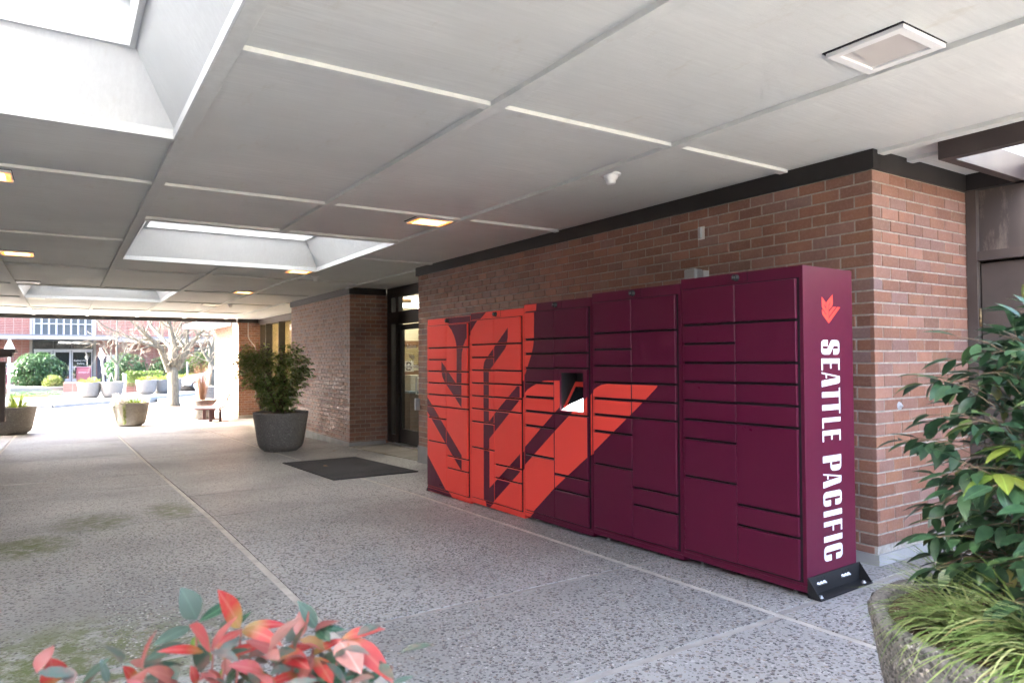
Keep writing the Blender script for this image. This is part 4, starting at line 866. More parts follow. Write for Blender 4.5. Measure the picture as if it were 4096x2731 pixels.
# ------------------------------------------------------------------ near left planter with red-leaved nandina (only its leaves reach into view)
LPX, LPY = -.74, .10
planter(LPX, LPY, gz(LPX), .46, .60, 'planter under the red leaves, just below the bottom edge', PG)
rd = thing('red_nandina', 'young nandina with red and orange leaves in the lower left foreground', 'shrub')
def ray(px, py):
    x, y = (px-2048)/2778.4, -(py-1365.5)/2778.4
    d = r_*x+u_*y+f_; return Vector(d)
def at(tx, ty, dist): d = ray(tx*.7228, 2200+ty*.7228); return Vector((0, 0, CAMZ))+d*dist
FG = [ # base x,y, tip x,y, depth base, depth tip, kind, width
 (1330, 430, 1225, 222, 1.10, 1.06, 'r', .40), (1350, 425, 1572, 415, 1.10, 1.12, 'r', .26), (1338, 440, 1530, 492, 1.10, 1.05, 'r', .26), (1165, 545, 1075, 405, 1.05, 1.0, 'r', .50), (1185, 545, 1335, 450, 1.06, 1.12, 'r', .22), (1130, 562, 900, 548, 1.04, 1.0, 'r', .24),
 (1200, 560, 1290, 500, 1.08, 1.12, 'r', .3), (1545, 575, 1408, 488, 1.12, 1.08, 'r', .42), (1550, 570, 1728, 532, 1.12, 1.15, 'o', .30), (1555, 575, 1682, 612, 1.12, 1.06, 'r', .36), (1225, 602, 1450, 530, 1.04, 1.10, 'r', .22), (1465, 690, 1310, 618, 1.06, 1.02, 'r', .42),
 (1722, 578, 1885, 488, 1.12, 1.12, 'r', .26), (1890, 487, 2108, 432, 1.12, 1.12, 'r', .27), (1925, 490, 2150, 695, 1.12, 1.05, 'r', .30), (1880, 500, 1995, 675, 1.12, 1.04, 'w', .44), (1722, 582, 1668, 715, 1.12, 1.06, 'r', .34), (1742, 588, 1838, 735, 1.12, 1.05, 'r', .30), (1655, 690, 1480, 732, 1.1, 1.05, 'r', .24),
 (300, 740, 288, 608, 1.0, .98, 'r', .7), (760, 740, 690, 640, 1.02, 1.0, 'r', .45), (985, 735, 860, 640, 1.04, 1.0, 'r', .40), (1090, 740, 1060, 640, 1.03, 1.02, 'o', .4), (1230, 745, 1160, 660, 1.05, 1.03, 'r', .4), (1540, 760, 1440, 690, 1.06, 1.02, 'o', .4),
 (1090, 382, 1008, 210, 1.12, 1.10, 'g', .62), (1100, 395, 1330, 262, 1.13, 1.2, 'd', .24), (1055, 420, 850, 522, 1.12, 1.05, 'g', .30), (1005, 512, 815, 602, 1.12, 1.05, 'g', .30), (1755, 430, 1655, 280, 1.14, 1.12, 'g', .42), (1760, 430, 1912, 440, 1.14, 1.15, 'd', .30), (1630, 500, 1600, 385, 1.14, 1.12, 'g', .62), (1285, 430, 1390, 340, 1.16, 1.2, 'd', .24), (1230, 480, 1240, 395, 1.14, 1.12, 'g', .5), (1755, 440, 1825, 500, 1.14, 1.10, 'd', .4),
 (1330, 600, 1240, 520, 1.16, 1.18, 'd', .4), (1480, 560, 1560, 640, 1.16, 1.14, 'd', .36), (1830, 560, 1850, 620, 1.16, 1.1, 'd', .4), (1840, 590, 1900, 680, 1.16, 1.1, 'd', .34), (1640, 640, 1790, 720, 1.16, 1.1, 'd', .4), (1700, 745, 1980, 690, 1.12, 1.16, 'd', .30), (2000, 740, 2130, 660, 1.12, 1.15, 'd', .34), (1940, 740, 2020, 650, 1.12, 1.1, 'd', .3), (2160, 740, 2290, 695, 1.12, 1.15, 'g', .22), (1250, 740, 1330, 650, 1.12, 1.1, 'd', .45), (1120, 620, 1060, 700, 1.12, 1.1, 'd', .45), (1400, 740, 1330, 670, 1.14, 1.1, 'd', .45), (600, 740, 560, 600, 1.05, 1.05, 'g', .3), (450, 740, 600, 590, 1.05, 1.05, 'g', .25), (700, 620, 720, 700, 1.08, 1.05, 'g', .4), (1060, 540, 1100, 470, 1.1, 1.1, 'y', .6), (1180, 600, 1090, 560, 1.1, 1.08, 'y', .5), (1215, 700, 1240, 650, 1.05, 1.05, 'y', .5)]
FM = {'r': M_REDL, 'o': M_REDL, 'g': M_GREYL, 'd': M_NANO, 'y': M_YLEAF, 'w': leaf_mat('pale_red_leaf', [(0, (.42, .17, .13)), (1, (.46, .22, .17))], .4, False)}
for i, (bx, by, tx, ty, d0, d1, kd, wd_) in enumerate(FG):
    A_, B_ = at(bx, by, d0), at(tx, ty, d1); d = B_-A_; L = d.length; view = (Vector((0, 0, CAMZ))-A_).normalized()
    arch = .35 if kd in 'ro' and abs(tx-bx) > abs(ty-by) else .12
    up = (view*.75+Vector((0, 0, 1))*.65).normalized()
    mm = leaf_mesh(('fg', round(wd_, 2), arch, kd), 1, wd_, arch, .12, FM[kd], 8)
    mx = frame(d+up*L*arch, up); o = link('leaf', mm, rd); o.matrix_local = Matrix.Translation(A_) @ mx @ Matrix.Scale(L*(1+arch*.25), 4)
m = MB(); root = Vector((LPX, LPY, gz(LPX)+.56))
for bx, by, d0 in ((1335, 432, 1.10), (1180, 545, 1.06), (1550, 575, 1.12), (1735, 580, 1.12), (1895, 490, 1.12), (1090, 390, 1.12), (1755, 432, 1.14), (1465, 690, 1.06), (1240, 610, 1.05), (300, 740, 1.0), (760, 740, 1.02), (1000, 740, 1.04), (1640, 505, 1.14), (1650, 690, 1.1)):
    tp = at(bx, by, d0); md = root.lerp(tp, .6)+Vector((0, 0, -.05)); m.tube([root+rv(.03), md, tp], [.005, .003, .0016], 6)
m.obj('stems', M_RSTEM, rd)
lv, ra = sprays((-1.02, .08, .82), (.22, .42, .14), 170, .052, .5, seed=33, per=(4, 6)); leaf_mass(lv, .42).obj('foliage', leaf_mat('mixed_young_leaf', [(0, (.015, .04, .02)), (.35, (.04, .08, .05)), (.68, (.10, .14, .11)), (.74, (.22, .06, .045)), (.92, (.34, .09, .075)), (1, (.25, .18, .05))], .4, True, .5, .3), rd, fix=False)['kind'] = 'stuff'
tuft('grass_tuft', 'pale grass blades at the lower left corner of the photo', 'grass', (-.96, -.12, gz(-.9)+.60), 60, .34, .006, M_BLADE, .06, None, (.7, 1.5), (.1, .7), 3.4)
# ------------------------------------------------------------------ middle planter and shrub
mp = planter(-13.25, 3.42, gz(-13.25), .505, .72, 'dark aggregate planter holding the shrub beside the brick pier', PG)
ms = thing('nandina_shrub', 'fan shaped green and bronze nandina shrub in front of the brick pier', 'shrub', (-13.25, 3.42, gz(-13.25)+.69))
# axes: image-left is towards -y/-x
Lf = Vector((-.543, -.84, 0)); Dp = Vector((-.84, .543, 0))
lvs = []; q = random.Random(9)
def fan():
    while True:
        h = q.uniform(.05, 1.32); a = q.uniform(-1, 1); dpt = q.uniform(-.38, .38); half = .15+.42*min(1, h/.75)*(1 if h < 1 else 1-(h-1)*.9)
        if abs(a) > 1: continue
        off = a*half+.17*h+.0
        top = 1.22-.25*max(0, .35-abs(off-.12))/.35*.6
        if h > top+q.uniform(-.12, .06): continue
        if h < .5 and q.random() < .45: continue
        return off, dpt*(half/.6), h
for i in range(1050):
    off, dp, h = fan(); P = Lf*off+Dp*dp+Vector((0, 0, h))
    o = (Lf*off*1.2+Dp*dp+Vector((0, 0, .35))+rv(.6)).normalized(); sd = o.cross(Vector((0, 0, 1))).normalized()
    for k in range(6):
        dd = o+sd*(1 if k % 2 else -1)*q.uniform(.3, 1.2)+Vector((0, 0, q.uniform(-.9, .1))); lvs.append((P+o*.02*k, dd, q.uniform(.06, .11), q.uniform(-.6, .6)))
leaf_mass(lvs, .36, 2).obj('foliage', M_SHRUB, ms, fix=False)['kind'] = 'stuff'
m = MB()
for i in range(26):
    off, dp, h = fan(); b = Lf*q.uniform(-.16, .16)+Dp*q.uniform(-.12, .12); tp = Lf*off+Dp*dp+Vector((0, 0, max(h, .5))); m.tube([b, b.lerp(tp, .5)+Vector((0, 0, .05)), tp], [.012, .009, .005], 5)
m.obj('stems', M_STEM, ms)
# ------------------------------------------------------------------ courtyard, street
GZF = -.64
g = MB(); g.box(-400, 300, -300, 300, GZF-1.2, GZF-.35); tag(g.obj('ground', M_GROUND), kind='structure')
g = MB(); g.box(-30.2, -29.99, -60, 60, GZF-.3, GZF-.006); g.box(-37.5, -30.2, -60, 60, GZF-.3, GZF-.016); g.box(-60, -37.5, 4.2, 60, GZF-.3, GZF-.0165); tag(g.obj('road', M_ASPH), kind='structure')
g = MB(); g.prism([(-37.2, -60), (-36.2, -.4), (-38.5, 2.0), (-41.2, 3.8), (-44.2, 6.6), (-47, 9.5), (-47, 40), (-90, 40), (-90, -60)], 'z', GZF-.3, GZF+.11); tag(g.obj('sidewalk', M_WALK), kind='structure')
kb_ = [(-37.18, -60), (-36.18, -.38), (-38.48, 2.03), (-41.18, 3.83), (-44.18, 6.63), (-46.95, 9.5)]
g = MB(); 
for a, b in zip(kb_[:-1], kb_[1:]):
    dx, dy = b[0]-a[0], b[1]-a[1]; L = math.hypot(dx, dy); nx, ny = dy/L*.13, -dx/L*.13
    g.prism([a, b, (b[0]+nx, b[1]+ny), (a[0]+nx, a[1]+ny)], 'z', GZF-.3, GZF+.115)
tag(g.obj('kerb', M_CONC), kind='structure')
# plaza apron beyond the canopy
planter(-22.95, -1.12, gz(-22.95), .55, .74, 'aggregate planter at the left edge of the photo with daffodils', PG)
planter(-24.0, 1.72, gz(-24), .53, .72, 'aggregate planter in the middle of the bright plaza with trailing plants', PG)
planter(-25.9, 4.02, gz(-25.9), .50, .66, 'aggregate planter beside the bench holding dormant brown grass', PG)
planter(-35.3, 5.75, GZF, .58, .78, 'grey planter behind the dormant grass near the kerb', PG)
tuft('daffodils', 'thin green daffodil leaves in the planter at the left edge', 'flowers', (-22.95, -1.0, gz(-22.95)+.70), 90, .50, .02, M_LILY, .25, None, (.3, 1.4), (.05, .4))
tuft('grassy_plants', 'pale green plants filling the middle plaza planter', 'plants', (-24.0, 1.85, gz(-24)+.66), 140, .34, .016, M_LILY, .32, None, (.8, 1.8), (.1, .8))
t = thing('trailing_vine', 'yellow green vine hanging down the front of the middle plaza planter', 'vine', (0, 0, 0)); lvs = []
for (a, ln) in ((-.35, .58), (-1.25, .55), (-1.12, .6)):
    for i in range(130):
        h = q.uniform(0, ln); th = a+q.uniform(-.07, .07); r = .53*(.99-.13*(h/.7))+.02; lvs.append((Vector((-24.0+r*math.cos(th), 1.72+r*math.sin(th), gz(-24)+.70-h)), Vector((math.cos(th), math.sin(th), -.5))+rv(.6), q.uniform(.03, .06), 0))
leaf_mass(lvs, .6, 2).obj('foliage', M_YELLO, t, fix=False)['kind'] = 'stuff'
lvs = [(Vector((-23.95+q.uniform(-.26, .22), 1.45+q.uniform(-.2, .22), gz(-24)+.70+q.uniform(0, .26))), rv(1)+Vector((0, 0, .3)), q.uniform(.05, .09), 0) for i in range(420)]
t = thing('grey_shrublet', 'silvery dried shrublet on the left of the middle plaza planter', 'plant', (0, 0, 0)); leaf_mass(lvs, .45, 2).obj('foliage', leaf_mat('silver_leaf', [(0, (.30, .27, .24)), (1, (.45, .42, .40))], .6), t, fix=False)['kind'] = 'stuff'
m = MB()
for i in range(150):
    a = q.uniform(0, 6.28); r = q.uniform(0, .10); blade_geo(m, (-25.9+r*math.cos(a), 4.02+r*math.sin(a), gz(-25.9)+.60), a, q.uniform(.08, .33), q.uniform(1.0, 1.4), .011, 4, -.08)
tag(m.obj('dormant_grass', M_REED, fix=False), 'upright bundle of dormant brown grass stems in the planter by the bench', 'ornamental grass')
tuft('pansies', 'low flowers round the rim of the dormant grass planter', 'flowers', (-25.9, 4.02, gz(-25.9)+.62), 90, .14, .03, M_YELLO, .42, None, (1, 2), (.3, 1.0))
# bench
bn = thing('bench', 'dark red metal bench with a curved back in front of the sunlit pier', 'bench'); M_BEN = mat('bench_metal', (.055, .018, .02), .45); zb = gz(-24.4)
for x in (-23.9, -25.1):
    m = MB(); m.box(x-.03, x+.03, 3.78, 4.50, zb, zb+.03); m.obj('foot', M_BEN, bn)
    m = MB(); m.box(x-.03, x+.03, 3.92, 4.02, zb+.03, zb+.42); m.box(x-.03, x+.03, 4.22, 4.30, zb+.03, zb+.42); m.obj('leg', M_BEN, bn)
prof = [(3.45, .46), (3.6, .45), (3.8, .445), (4.0, .44), (4.2, .445), (4.32, .49), (4.40, .58), (4.44, .70), (4.47, .82), (4.52, .90)]
for i in range(len(prof)-1):
    (y0, z0), (y1, z1) = prof[i], prof[i+1]; m = MB(); e = .12
    y1b, z1b = y0+(y1-y0)*(1-e), z0+(z1-z0)*(1-e); dx, dz = -(z1-z0), (y1-y0); L = math.hypot(dx, dz); dx, dz = dx/L*.02, dz/L*.02
    m.prism([(y0, zb+z0), (y1b, zb+z1b), (y1b+dx, zb+z1b+dz), (y0+dx, zb+z0+dz)], 'x', -25.3, -23.75); m.obj('slat', M_BEN, bn)
for x in (-23.74, -25.33):
    m = MB(); m.tube([(x, y, zb+z) for y, z in prof], .02, 6); m.obj('end_rail', M_BEN, bn)
# notice kiosk at the left edge
nk = thing('notice_board', 'dark brown notice board with a flat roof at the left edge', 'notice board'); M_NB = noisy('dark_wood_board', (.075, .055, .05), (.10, .075, .066), 3, .6, .1)
kx = -18.0
m = MB(); m.box(kx-.8, kx+.1, -1.9, -.84, 1.56, 1.64); m.obj('roof', M_NB, nk); m = MB(); m.box(kx-.7, kx, -1.85, -.90, 1.47, 1.56); m.obj('roof_band', M_NB, nk)
m = MB(); m.box(kx-.5, kx-.1, -1.75, -1.02, .105, 1.376, 0, .01); m.obj('cabinet', M_NB, nk)
m = MB(); m.box(kx-.48, kx-.12, -1.018, -1.012, .2, 1.3); m.obj('pane', M_DGLASS, nk)
for y in (-1.7, -1.35):
    m = MB(); m.box(kx-.34, kx-.26, y-.03, y+.03, gz(kx), .105); m.box(kx-.34, kx-.26, y-.03, y+.03, 1.376, 1.47); m.obj('post', M_NB, nk)
# diamond sign posts
M_SIGN = mat('white_sign', (.6, .6, .58), .5); M_POLE = mat('pale_pole', (.33, .34, .36), .5)
def sign_post(x, y, ztop, dz0, dz1, hw, label, lean=0):
    t = thing('sign_post', label, 'sign post', (x, y, GZF+.1), 'white diamond signs on poles'); H = ztop-GZF-.1
    m = MB(); m.tube([(0, 0, 0), (0, lean, H)], .045, 10); m.obj('pole', M_POLE, t); m = MB(); m.box(-.15, .15, -.15, .15, 0, .03); m.obj('base_plate', M_POLE, t)
    c = (dz0+dz1)/2-GZF-.1; h = (dz1-dz0)/2; m = MB(); m.prism([(lean*.8-hw, c), (lean*.8, c-h), (lean*.8+hw, c), (lean*.8, c+h)], 'x', .05, .07); m.obj('diamond_panel', M_SIGN, t)
    return t
sp = sign_post(-37.6, -1.98, CAMZ+.95, CAMZ+.0, CAMZ+1.02, .20, 'overexposed white diamond sign on a pole at the left edge')
m = MB(); m.box(.05, .25, -.13, .15, CAMZ-.5-GZF-.1, CAMZ-.12-GZF-.1); m.obj('sign_box', M_SIGN, sp)
sign_post(-42.0, 1.86, CAMZ+.64, CAMZ-.12, CAMZ+.56, .17, 'white diamond sign on a leaning pole before the building entrance', -.22)
# ------------------------------------------------------------------ far building
fb = thing('brick_building', 'red brick building with white canopy and glazed entrance across the street', 'building'); FX = -55.0
def farbrick():
    m = mat('far_brick', (.42, .16, .12), .8); t = NT(m); mp2 = t.n('Mapping'); mp2.inputs['Rotation'].default_value = (math.pi/2, 0, math.pi/2); t.l(t.n('NewGeometry').outputs['Position'], mp2.inputs[0])
    b = t.n('TexBrick'); b.offset = 0; b.inputs['Scale'].default_value = 1; b.inputs['Brick Width'].default_value = .45; b.inputs['Row Height'].default_value = .105; b.inputs['Mortar Size'].default_value = .014
    b.inputs['Color1'].default_value = (.20, .068, .054, 1); b.inputs['Color2'].default_value = (.25, .09, .07, 1); b.inputs['Mortar'].default_value = (.30, .22, .19, 1)
    sx = t.n('SeparateXYZ'); t.l(t.n('NewGeometry').outputs['Position'], sx.inputs[0]); cb = t.n('CombineXYZ'); t.l(sx.outputs[1], cb.inputs[0]); t.l(sx.outputs[2], cb.inputs[1]); t.l(cb.outputs[0], b.inputs['Vector']); t.col(b.outputs['Color']); return m
M_FB = farbrick(); M_FW = mat('white_frame', (.40, .40, .42), .6); M_FGL = mat('far_window_glass', (.10, .12, .13), .08, 0, .6)
ZE = -.09
for (y0, y1, z0, z1) in ((-30, -1.85, ZE-.6, 9), (1.85, 40, ZE-.6, 9), (-1.85, 1.85, 6.2, 9)):
    m = MB(); m.box(FX-.4, FX, y0, y1, z0, z1); m.obj('wall', M_FB, fb)
for y in (-1.85, 1.72):
    m = MB(); m.box(FX-.3, FX+.06, y, y+.16, ZE-.3, 6.2); m.obj('pilaster', mat('pale_concrete', (.27, .25, .225), .8), fb)
m = MB(); m.box(FX, FX+2.6, -30, 3.0, 2.74, 2.92); m.obj('canopy', M_FW, fb); m = MB(); m.box(FX, FX+2.62, -30, 3.0, 2.92, 3.02); m.obj('canopy_edge', mat('grey_flashing', (.15, .155, .175), .6), fb)
m = MB(); m.box(FX, FX+1.6, 3.0, 40, 2.62, 2.86); m.obj('canopy', M_FW, fb); m = MB(); m.box(FX, FX+1.62, 3.0, 40, 2.86, 3.0); m.obj('canopy_edge', mat('grey_flashing2', (.15, .155, .175), .6), fb)
m = MB(); m.box(FX-.35, FX-.28, -1.69, 1.72, ZE, 6.2); m.obj('glass_backing', M_FGL, fb)
ys = np.linspace(-1.62, 1.66, 9)
for i in range(8):
    for z0, z1 in ((3.06, 3.78), (3.84, 4.56), (4.62, 5.34)):
        m = MB(); a, b = ys[i]+.045, ys[i+1]-.045; m.box(FX-.14, FX-.12, a, b, z0, z1); p = m.obj('window_pane', M_FGL, fb)
for i in range(9): m = MB(); m.box(FX-.16, FX+.02, ys[i]-.05, ys[i]+.05, 3.02, 6.2); m.obj('window_mullion', M_FW, fb)
for z in (3.03, 3.81, 4.59, 5.37): m = MB(); m.box(FX-.15, FX+.0, -1.62, 1.66, z-.035, z+.035); m.obj('window_rail', M_FW, fb)
for y0, y1, k in ((-1.60, -.58, 'door'), (-.54, .46, 'door'), (.50, 1.66, 'side')):
    m = MB(); w = .11 if k == 'door' else .05; zt = 2.05
    m.box(FX-.1, FX-.02, y0, y0+w, ZE, zt); m.box(FX-.1, FX-.02, y1-w, y1, ZE, zt); m.box(FX-.1, FX-.02, y0+w, y1-w, zt-.12, zt); m.box(FX-.1, FX-.02, y0+w, y1-w, ZE, ZE+.25)
    if k == 'side': m.box(FX-.1, FX-.02, y0+w, y1-w, ZE+.98, ZE+1.06)
    d = m.obj('door_frame', M_FW, fb); m = MB(); m.box(FX-.08, FX-.06, y0+w, y1-w, ZE+.25, zt-.12); m.obj('pane', M_DGLASS, d)
    m = MB(); m.box(FX-.08, FX-.06, y0, y1, zt+.08, 2.66); m.obj('transom_pane', M_DGLASS, fb)
m = MB(); m.box(FX-.1, FX-.02, -1.62, 1.68, 2.05, 2.13); m.obj('transom_bar', M_FW, fb)
text_obj('lettering', 'Student Union', .17, M_WHITE, fb, (FX-.01, 1.0, 1.32), (math.pi/2, 0, math.pi/2), .001, .8); text_obj('lettering', 'Building', .17, M_WHITE, fb, (FX-.01, 1.0, 1.12), (math.pi/2, 0, math.pi/2), .001, .8)
m = MB(); m.box(FX, FX+.06, 1.95, 2.45, ZE, 1.75); m.obj('dark_panel', mat('dark_panel', (.03, .03, .045), .5), fb); m = MB(); m.box(FX, FX+.05, 2.5, 3.0, ZE, 1.75); m.obj('grey_panel', M_GALV, fb)
for (y0, y1) in ((8.0, 9.6), (10.2, 12.5)): m = MB(); m.box(FX+.0, FX+.03, y0, y1, 1.4, 2.3); m.obj('window', M_FGL, fb)
m = MB(); m.prism([(-46.3, -8), (-46.3, .0), (-49.5, .7), (-49.5, 3.0), (-55, 4), (-55, -8)], 'z', GZF, ZE); tag(m.obj('entrance_terrace', M_WALK), kind='structure')
t = thing('brick_planter_wall', 'low red brick wall block beside the entrance steps', 'low wall')
m = MB(); m.box(-46.2, -45.3, .02, .72, GZF+.28, GZF+.80); m.obj('brickwork', M_FB, t); m = MB(); m.box(-46.22, -45.28, .0, .74, GZF, GZF+.28); m.obj('base', M_CONC, t)
m = MB(); m.box(-47.5, -47.1, 2.7, 4.3, GZF+.1, GZF+.68); tag(m.obj('garden_wall', M_FB), 'low red brick garden wall behind the far planters', 'low wall')
rb = thing('recycling_bin', 'maroon twin recycling and litter bin by the building entrance', 'bin', (-52.5, 1.13, ZE)); M_BIN = mat('bin_maroon', (.22, .055, .075), .5)
m = MB(); m.box(-.35, .35, -.40, .40, 0, 1.05, 0, .02); m.obj('body', M_BIN, rb)
m = MB(); m.prism([(-.32, .05), (.32, .05), (.32, .85)]+arc(0, .85, .32, .12, 0, 180, 8)+[(-.32, .85)], 'x', .352, .37); m.obj('door', mat('bin_light', (.30, .09, .11), .5), rb)
text_obj('lettering', 'RECYCLE TRASH', .075, M_WHITE, rb, (.375, 0, .68), (math.pi/2, 0, math.pi/2), .001, 1.05)
m = MB(); m.box(-52.6, -50.4, .5, 1.9, ZE, ZE+.03); tag(m.obj('door_mat', M_RUB), 'dark mat in front of the far entrance', 'mat')
# far planters along the sidewalk
for i, (x, y, lab) in enumerate(((-41.6, 1.14, 'grey far planter left of the leaning sign pole'), (-41.4, 2.14, 'grey far planter right of the leaning sign pole'), (-44.0, 3.95, 'grey far planter in front of the clipped hedge, first of the row'), (-44.7, 4.80, 'grey far planter second in the row before the hedge'), (-46.0, 5.5, 'grey far planter third in the row, behind the tree trunk'), (-47.6, 6.5, 'grey far planter right of the tree trunk beside the white car'))):
    planter(x, y, GZF+.11, .56, .80, lab, PG)
    if i != 1: tuft('daylilies', ['bright green daylily leaves in the planter left of the leaning pole', '', 'yellow green daylily leaves in the first planter of the far row', 'daylily leaves in the second planter of the far row', 'daylily leaves in the third planter, behind the tree', 'daylily leaves in the planter beside the white car'][i], 'daylilies', (x, y, GZF+.86), 150, .48, .03, M_LILY, .38, 'daylilies in the far planters', (.8, 1.8), (.1, .8))
t = thing('sandwich_board', 'small white A-frame sign standing behind the far planter', 'A-frame sign', (-43.5, 2.2, GZF+.11))
for s in (-1, 1): m = MB(); m.prism([(s*.32, .05), (s*.30, .05), (s*.02, .95+.25), (s*.0, 1.2)], 'x', -.25, .25); m.obj('board', M_SIGN, t)
m = MB(); m.tube([(-46.4, 3.02, GZF+.1), (-46.4, 3.02, CAMZ-.80)], .10, 14); tag(m.obj('bollard', M_GALV), 'grey steel bollard beside the thin bare tree', 'bollard')
# bushes
def bush(name, label, c, rad, n, L, W, mt, flat=False, stems=True):
    t = thing(name, label, 'bush'); q2 = random.Random(len(label)); out = []
    while len(out) < n:
        p = Vector((q2.uniform(-1, 1), q2.uniform(-1, 1), q2.uniform(-1, 1)))
        d = max(abs(p.x), abs(p.y), abs(p.z)) if flat else p.length
        if d > 1 or d < .55: continue
        b = 1+(.05 if flat else .16)*mnoise.noise((p.x*2.3+c[0], p.y*2.3+c[1], p.z*2.3)); P = Vector(c)+Vector((p.x*rad[0]*b, p.y*rad[1]*b, p.z*rad[2]*b)); o = (p+Vector((0, 0, .3))).normalized()
        if L > .1:
            for k in range(6): a = k*1.05+q2.random(); s = o.orthogonal().normalized(); dd = o*.35+(s*math.cos(a)+o.cross(s)*math.sin(a)); out.append((P, dd, L*q2.uniform(.7, 1.15), 0))
        else: out.append((P, o+Vector((q2.uniform(-1, 1), q2.uniform(-1, 1), q2.uniform(-1, 1))), L*q2.uniform(.7, 1.2), 0))
    leaf_mass(out, W, 2).obj('crown', mt, t, fix=False)['kind'] = 'stuff'
    m = MB()
    for i in range(6): a = q2.uniform(0, 6.28); m.tube([(c[0]+.1*math.cos(a), c[1]+.1*math.sin(a), min(GZF, c[2]-rad[2])), (c[0]+rad[0]*.5*math.cos(a), c[1]+rad[1]*.5*math.sin(a), c[2]+rad[2]*.3)], [.03, .012], 6)
    m.obj('stems', M_STEM, t); return t
bush('rhododendron', 'large glossy green rhododendron left of the far entrance', (-49.4, -1.25, .72), (1.3, 1.42, 1.18), 9000, .20, .36, M_RHODO)
bush('yellow_shrub', 'small yellow green shrub in front of the rhododendron', (-47.3, -.48, .08), (.55, .52, .45), 3500, .075, .6, M_YELLO)
bush('laurel_bush', 'round green bush behind the thin bare tree', (-49.0, 3.3, .75), (1.2, 1.15, 1.05), 6000, .17, .42, M_RHODO)
bush('clipped_hedge', 'clipped yellow green hedge behind the row of far planters', (-47.6, 4.12, .30), (.7, 1.0, .42), 6000, .08, .6, M_HEDGE, True)
bush('laurel_bush', 'green bush directly behind the big tree trunk', (-51, 5.9, .8), (1.1, 1.2, 1.0), 4500, .17, .42, M_RHODO)
bush('laurel_bush', 'green bush above the white car right of the big tree', (-52, 8.1, 1.05), (1.2, 1.1, .9), 4000, .17, .42, M_HEDGE)
lvs = [(Vector((q.uniform(-46.9, -44.9), q.uniform(-4.5, -.05), GZF+.12+q.uniform(0, .22))), rv(1)+Vector((0, 0, .6)), q.uniform(.05, .09), 0) for i in range(5200)]
tag(leaf_mass(lvs, .6, 2).obj('ground_cover', M_COVER, fix=False), 'low green ground cover under the rhododendron', 'ground cover', kind='stuff')
m = MB()
for i in range(3500): blade_geo(m, (q.uniform(-44.9, -44.2), q.uniform(-5, -.6), GZF+.11), q.uniform(0, 6.28), q.uniform(0, .5), q.uniform(.05, .11), .012, 2, .4)
tag(m.obj('lawn_strip', M_LILY, fix=False), 'bright strip of lawn along the sidewalk', 'grass', kind='stuff')
# ------------------------------------------------------------------ bare trees
def branch(mb, p, d, L, r, depth, q2, up=.15, twig=None):
    pts = [p]; dd = Vector(d).normalized(); n = 4; cur = Vector(p)
    for i in range(n):
        dd = (dd+Vector((q2.uniform(-.22, .22), q2.uniform(-.22, .22), q2.uniform(-.12, .22)+up*.3))).normalized(); cur = cur+dd*L/n; pts.append(cur.copy())
    tgt = mb if (depth > 1 or twig is None) else twig
    tgt.tube(pts, [r*(1-.55*i/n) for i in range(n+1)], 6 if r > .03 else 4, cap=False)
    if depth <= 0: return
    k = 3 if depth > 1 else 4
    for j in range(k):
        i = q2.randint(2, n); a = dd.orthogonal().normalized(); a = Matrix.Rotation(q2.uniform(0, 6.28), 3, dd) @ a
        branch(mb, pts[i], dd*.75+a*q2.uniform(.5, .95), L*q2.uniform(.5, .75), r*.45, depth-1, q2, up, twig)
def tree(name, label, base, limbs, r0, trunk, seed, depth=3, flare=True):
    t = thing(name, label, 'tree', (0, 0, 0), 'bare trees by the street'); q2 = random.Random(seed); m = MB(); tp = [Vector(p) for p in trunk]; n = len(tp)
    rr = [r0*(1.35 if i == 0 and flare else 1.05 if i == 1 else 1) for i in range(n)]; rr[-1] *= .85
    m.tube(tp, rr, 14); m.obj('trunk', M_BARK, t)
    lb = MB(); tw = MB()
    for pts, ra, rb in limbs:
        pts = [Vector(p) for p in pts]; k = len(pts); lb.tube(pts, [ra+(rb-ra)*i/(k-1) for i in range(k)], 8, cap=False)
        for i in range(1, k):
            for s in range(3):
                a = pts[i-1].lerp(pts[i], q2.random()); dd = (pts[i]-pts[i-1]).normalized(); o = Matrix.Rotation(q2.uniform(0, 6.28), 3, dd) @ dd.orthogonal().normalized()
                branch(lb, a, dd*.6+o, q2.uniform(.7, 1.3), rb*.7, depth-1, q2, .1, tw)
        branch(lb, pts[-1], pts[-1]-pts[-2], 1.4, rb, depth, q2, .15, tw)
    lb.obj('limbs', M_BARK, t, fix=False); tw.obj('twigs', M_TWIG, t, fix=False)['kind'] = 'stuff'
    return t
def wp(fx, fy, X):   # point of the far scene on the plane x = X, from the measured layout
    d = ray(400+fx*.3189, 1240+fy*.3189); k = X/d.x; return Vector((X, d.y*k, CAMZ+d.z*k))
TX = -32.8
W_ = lambda *a: wp(*a)
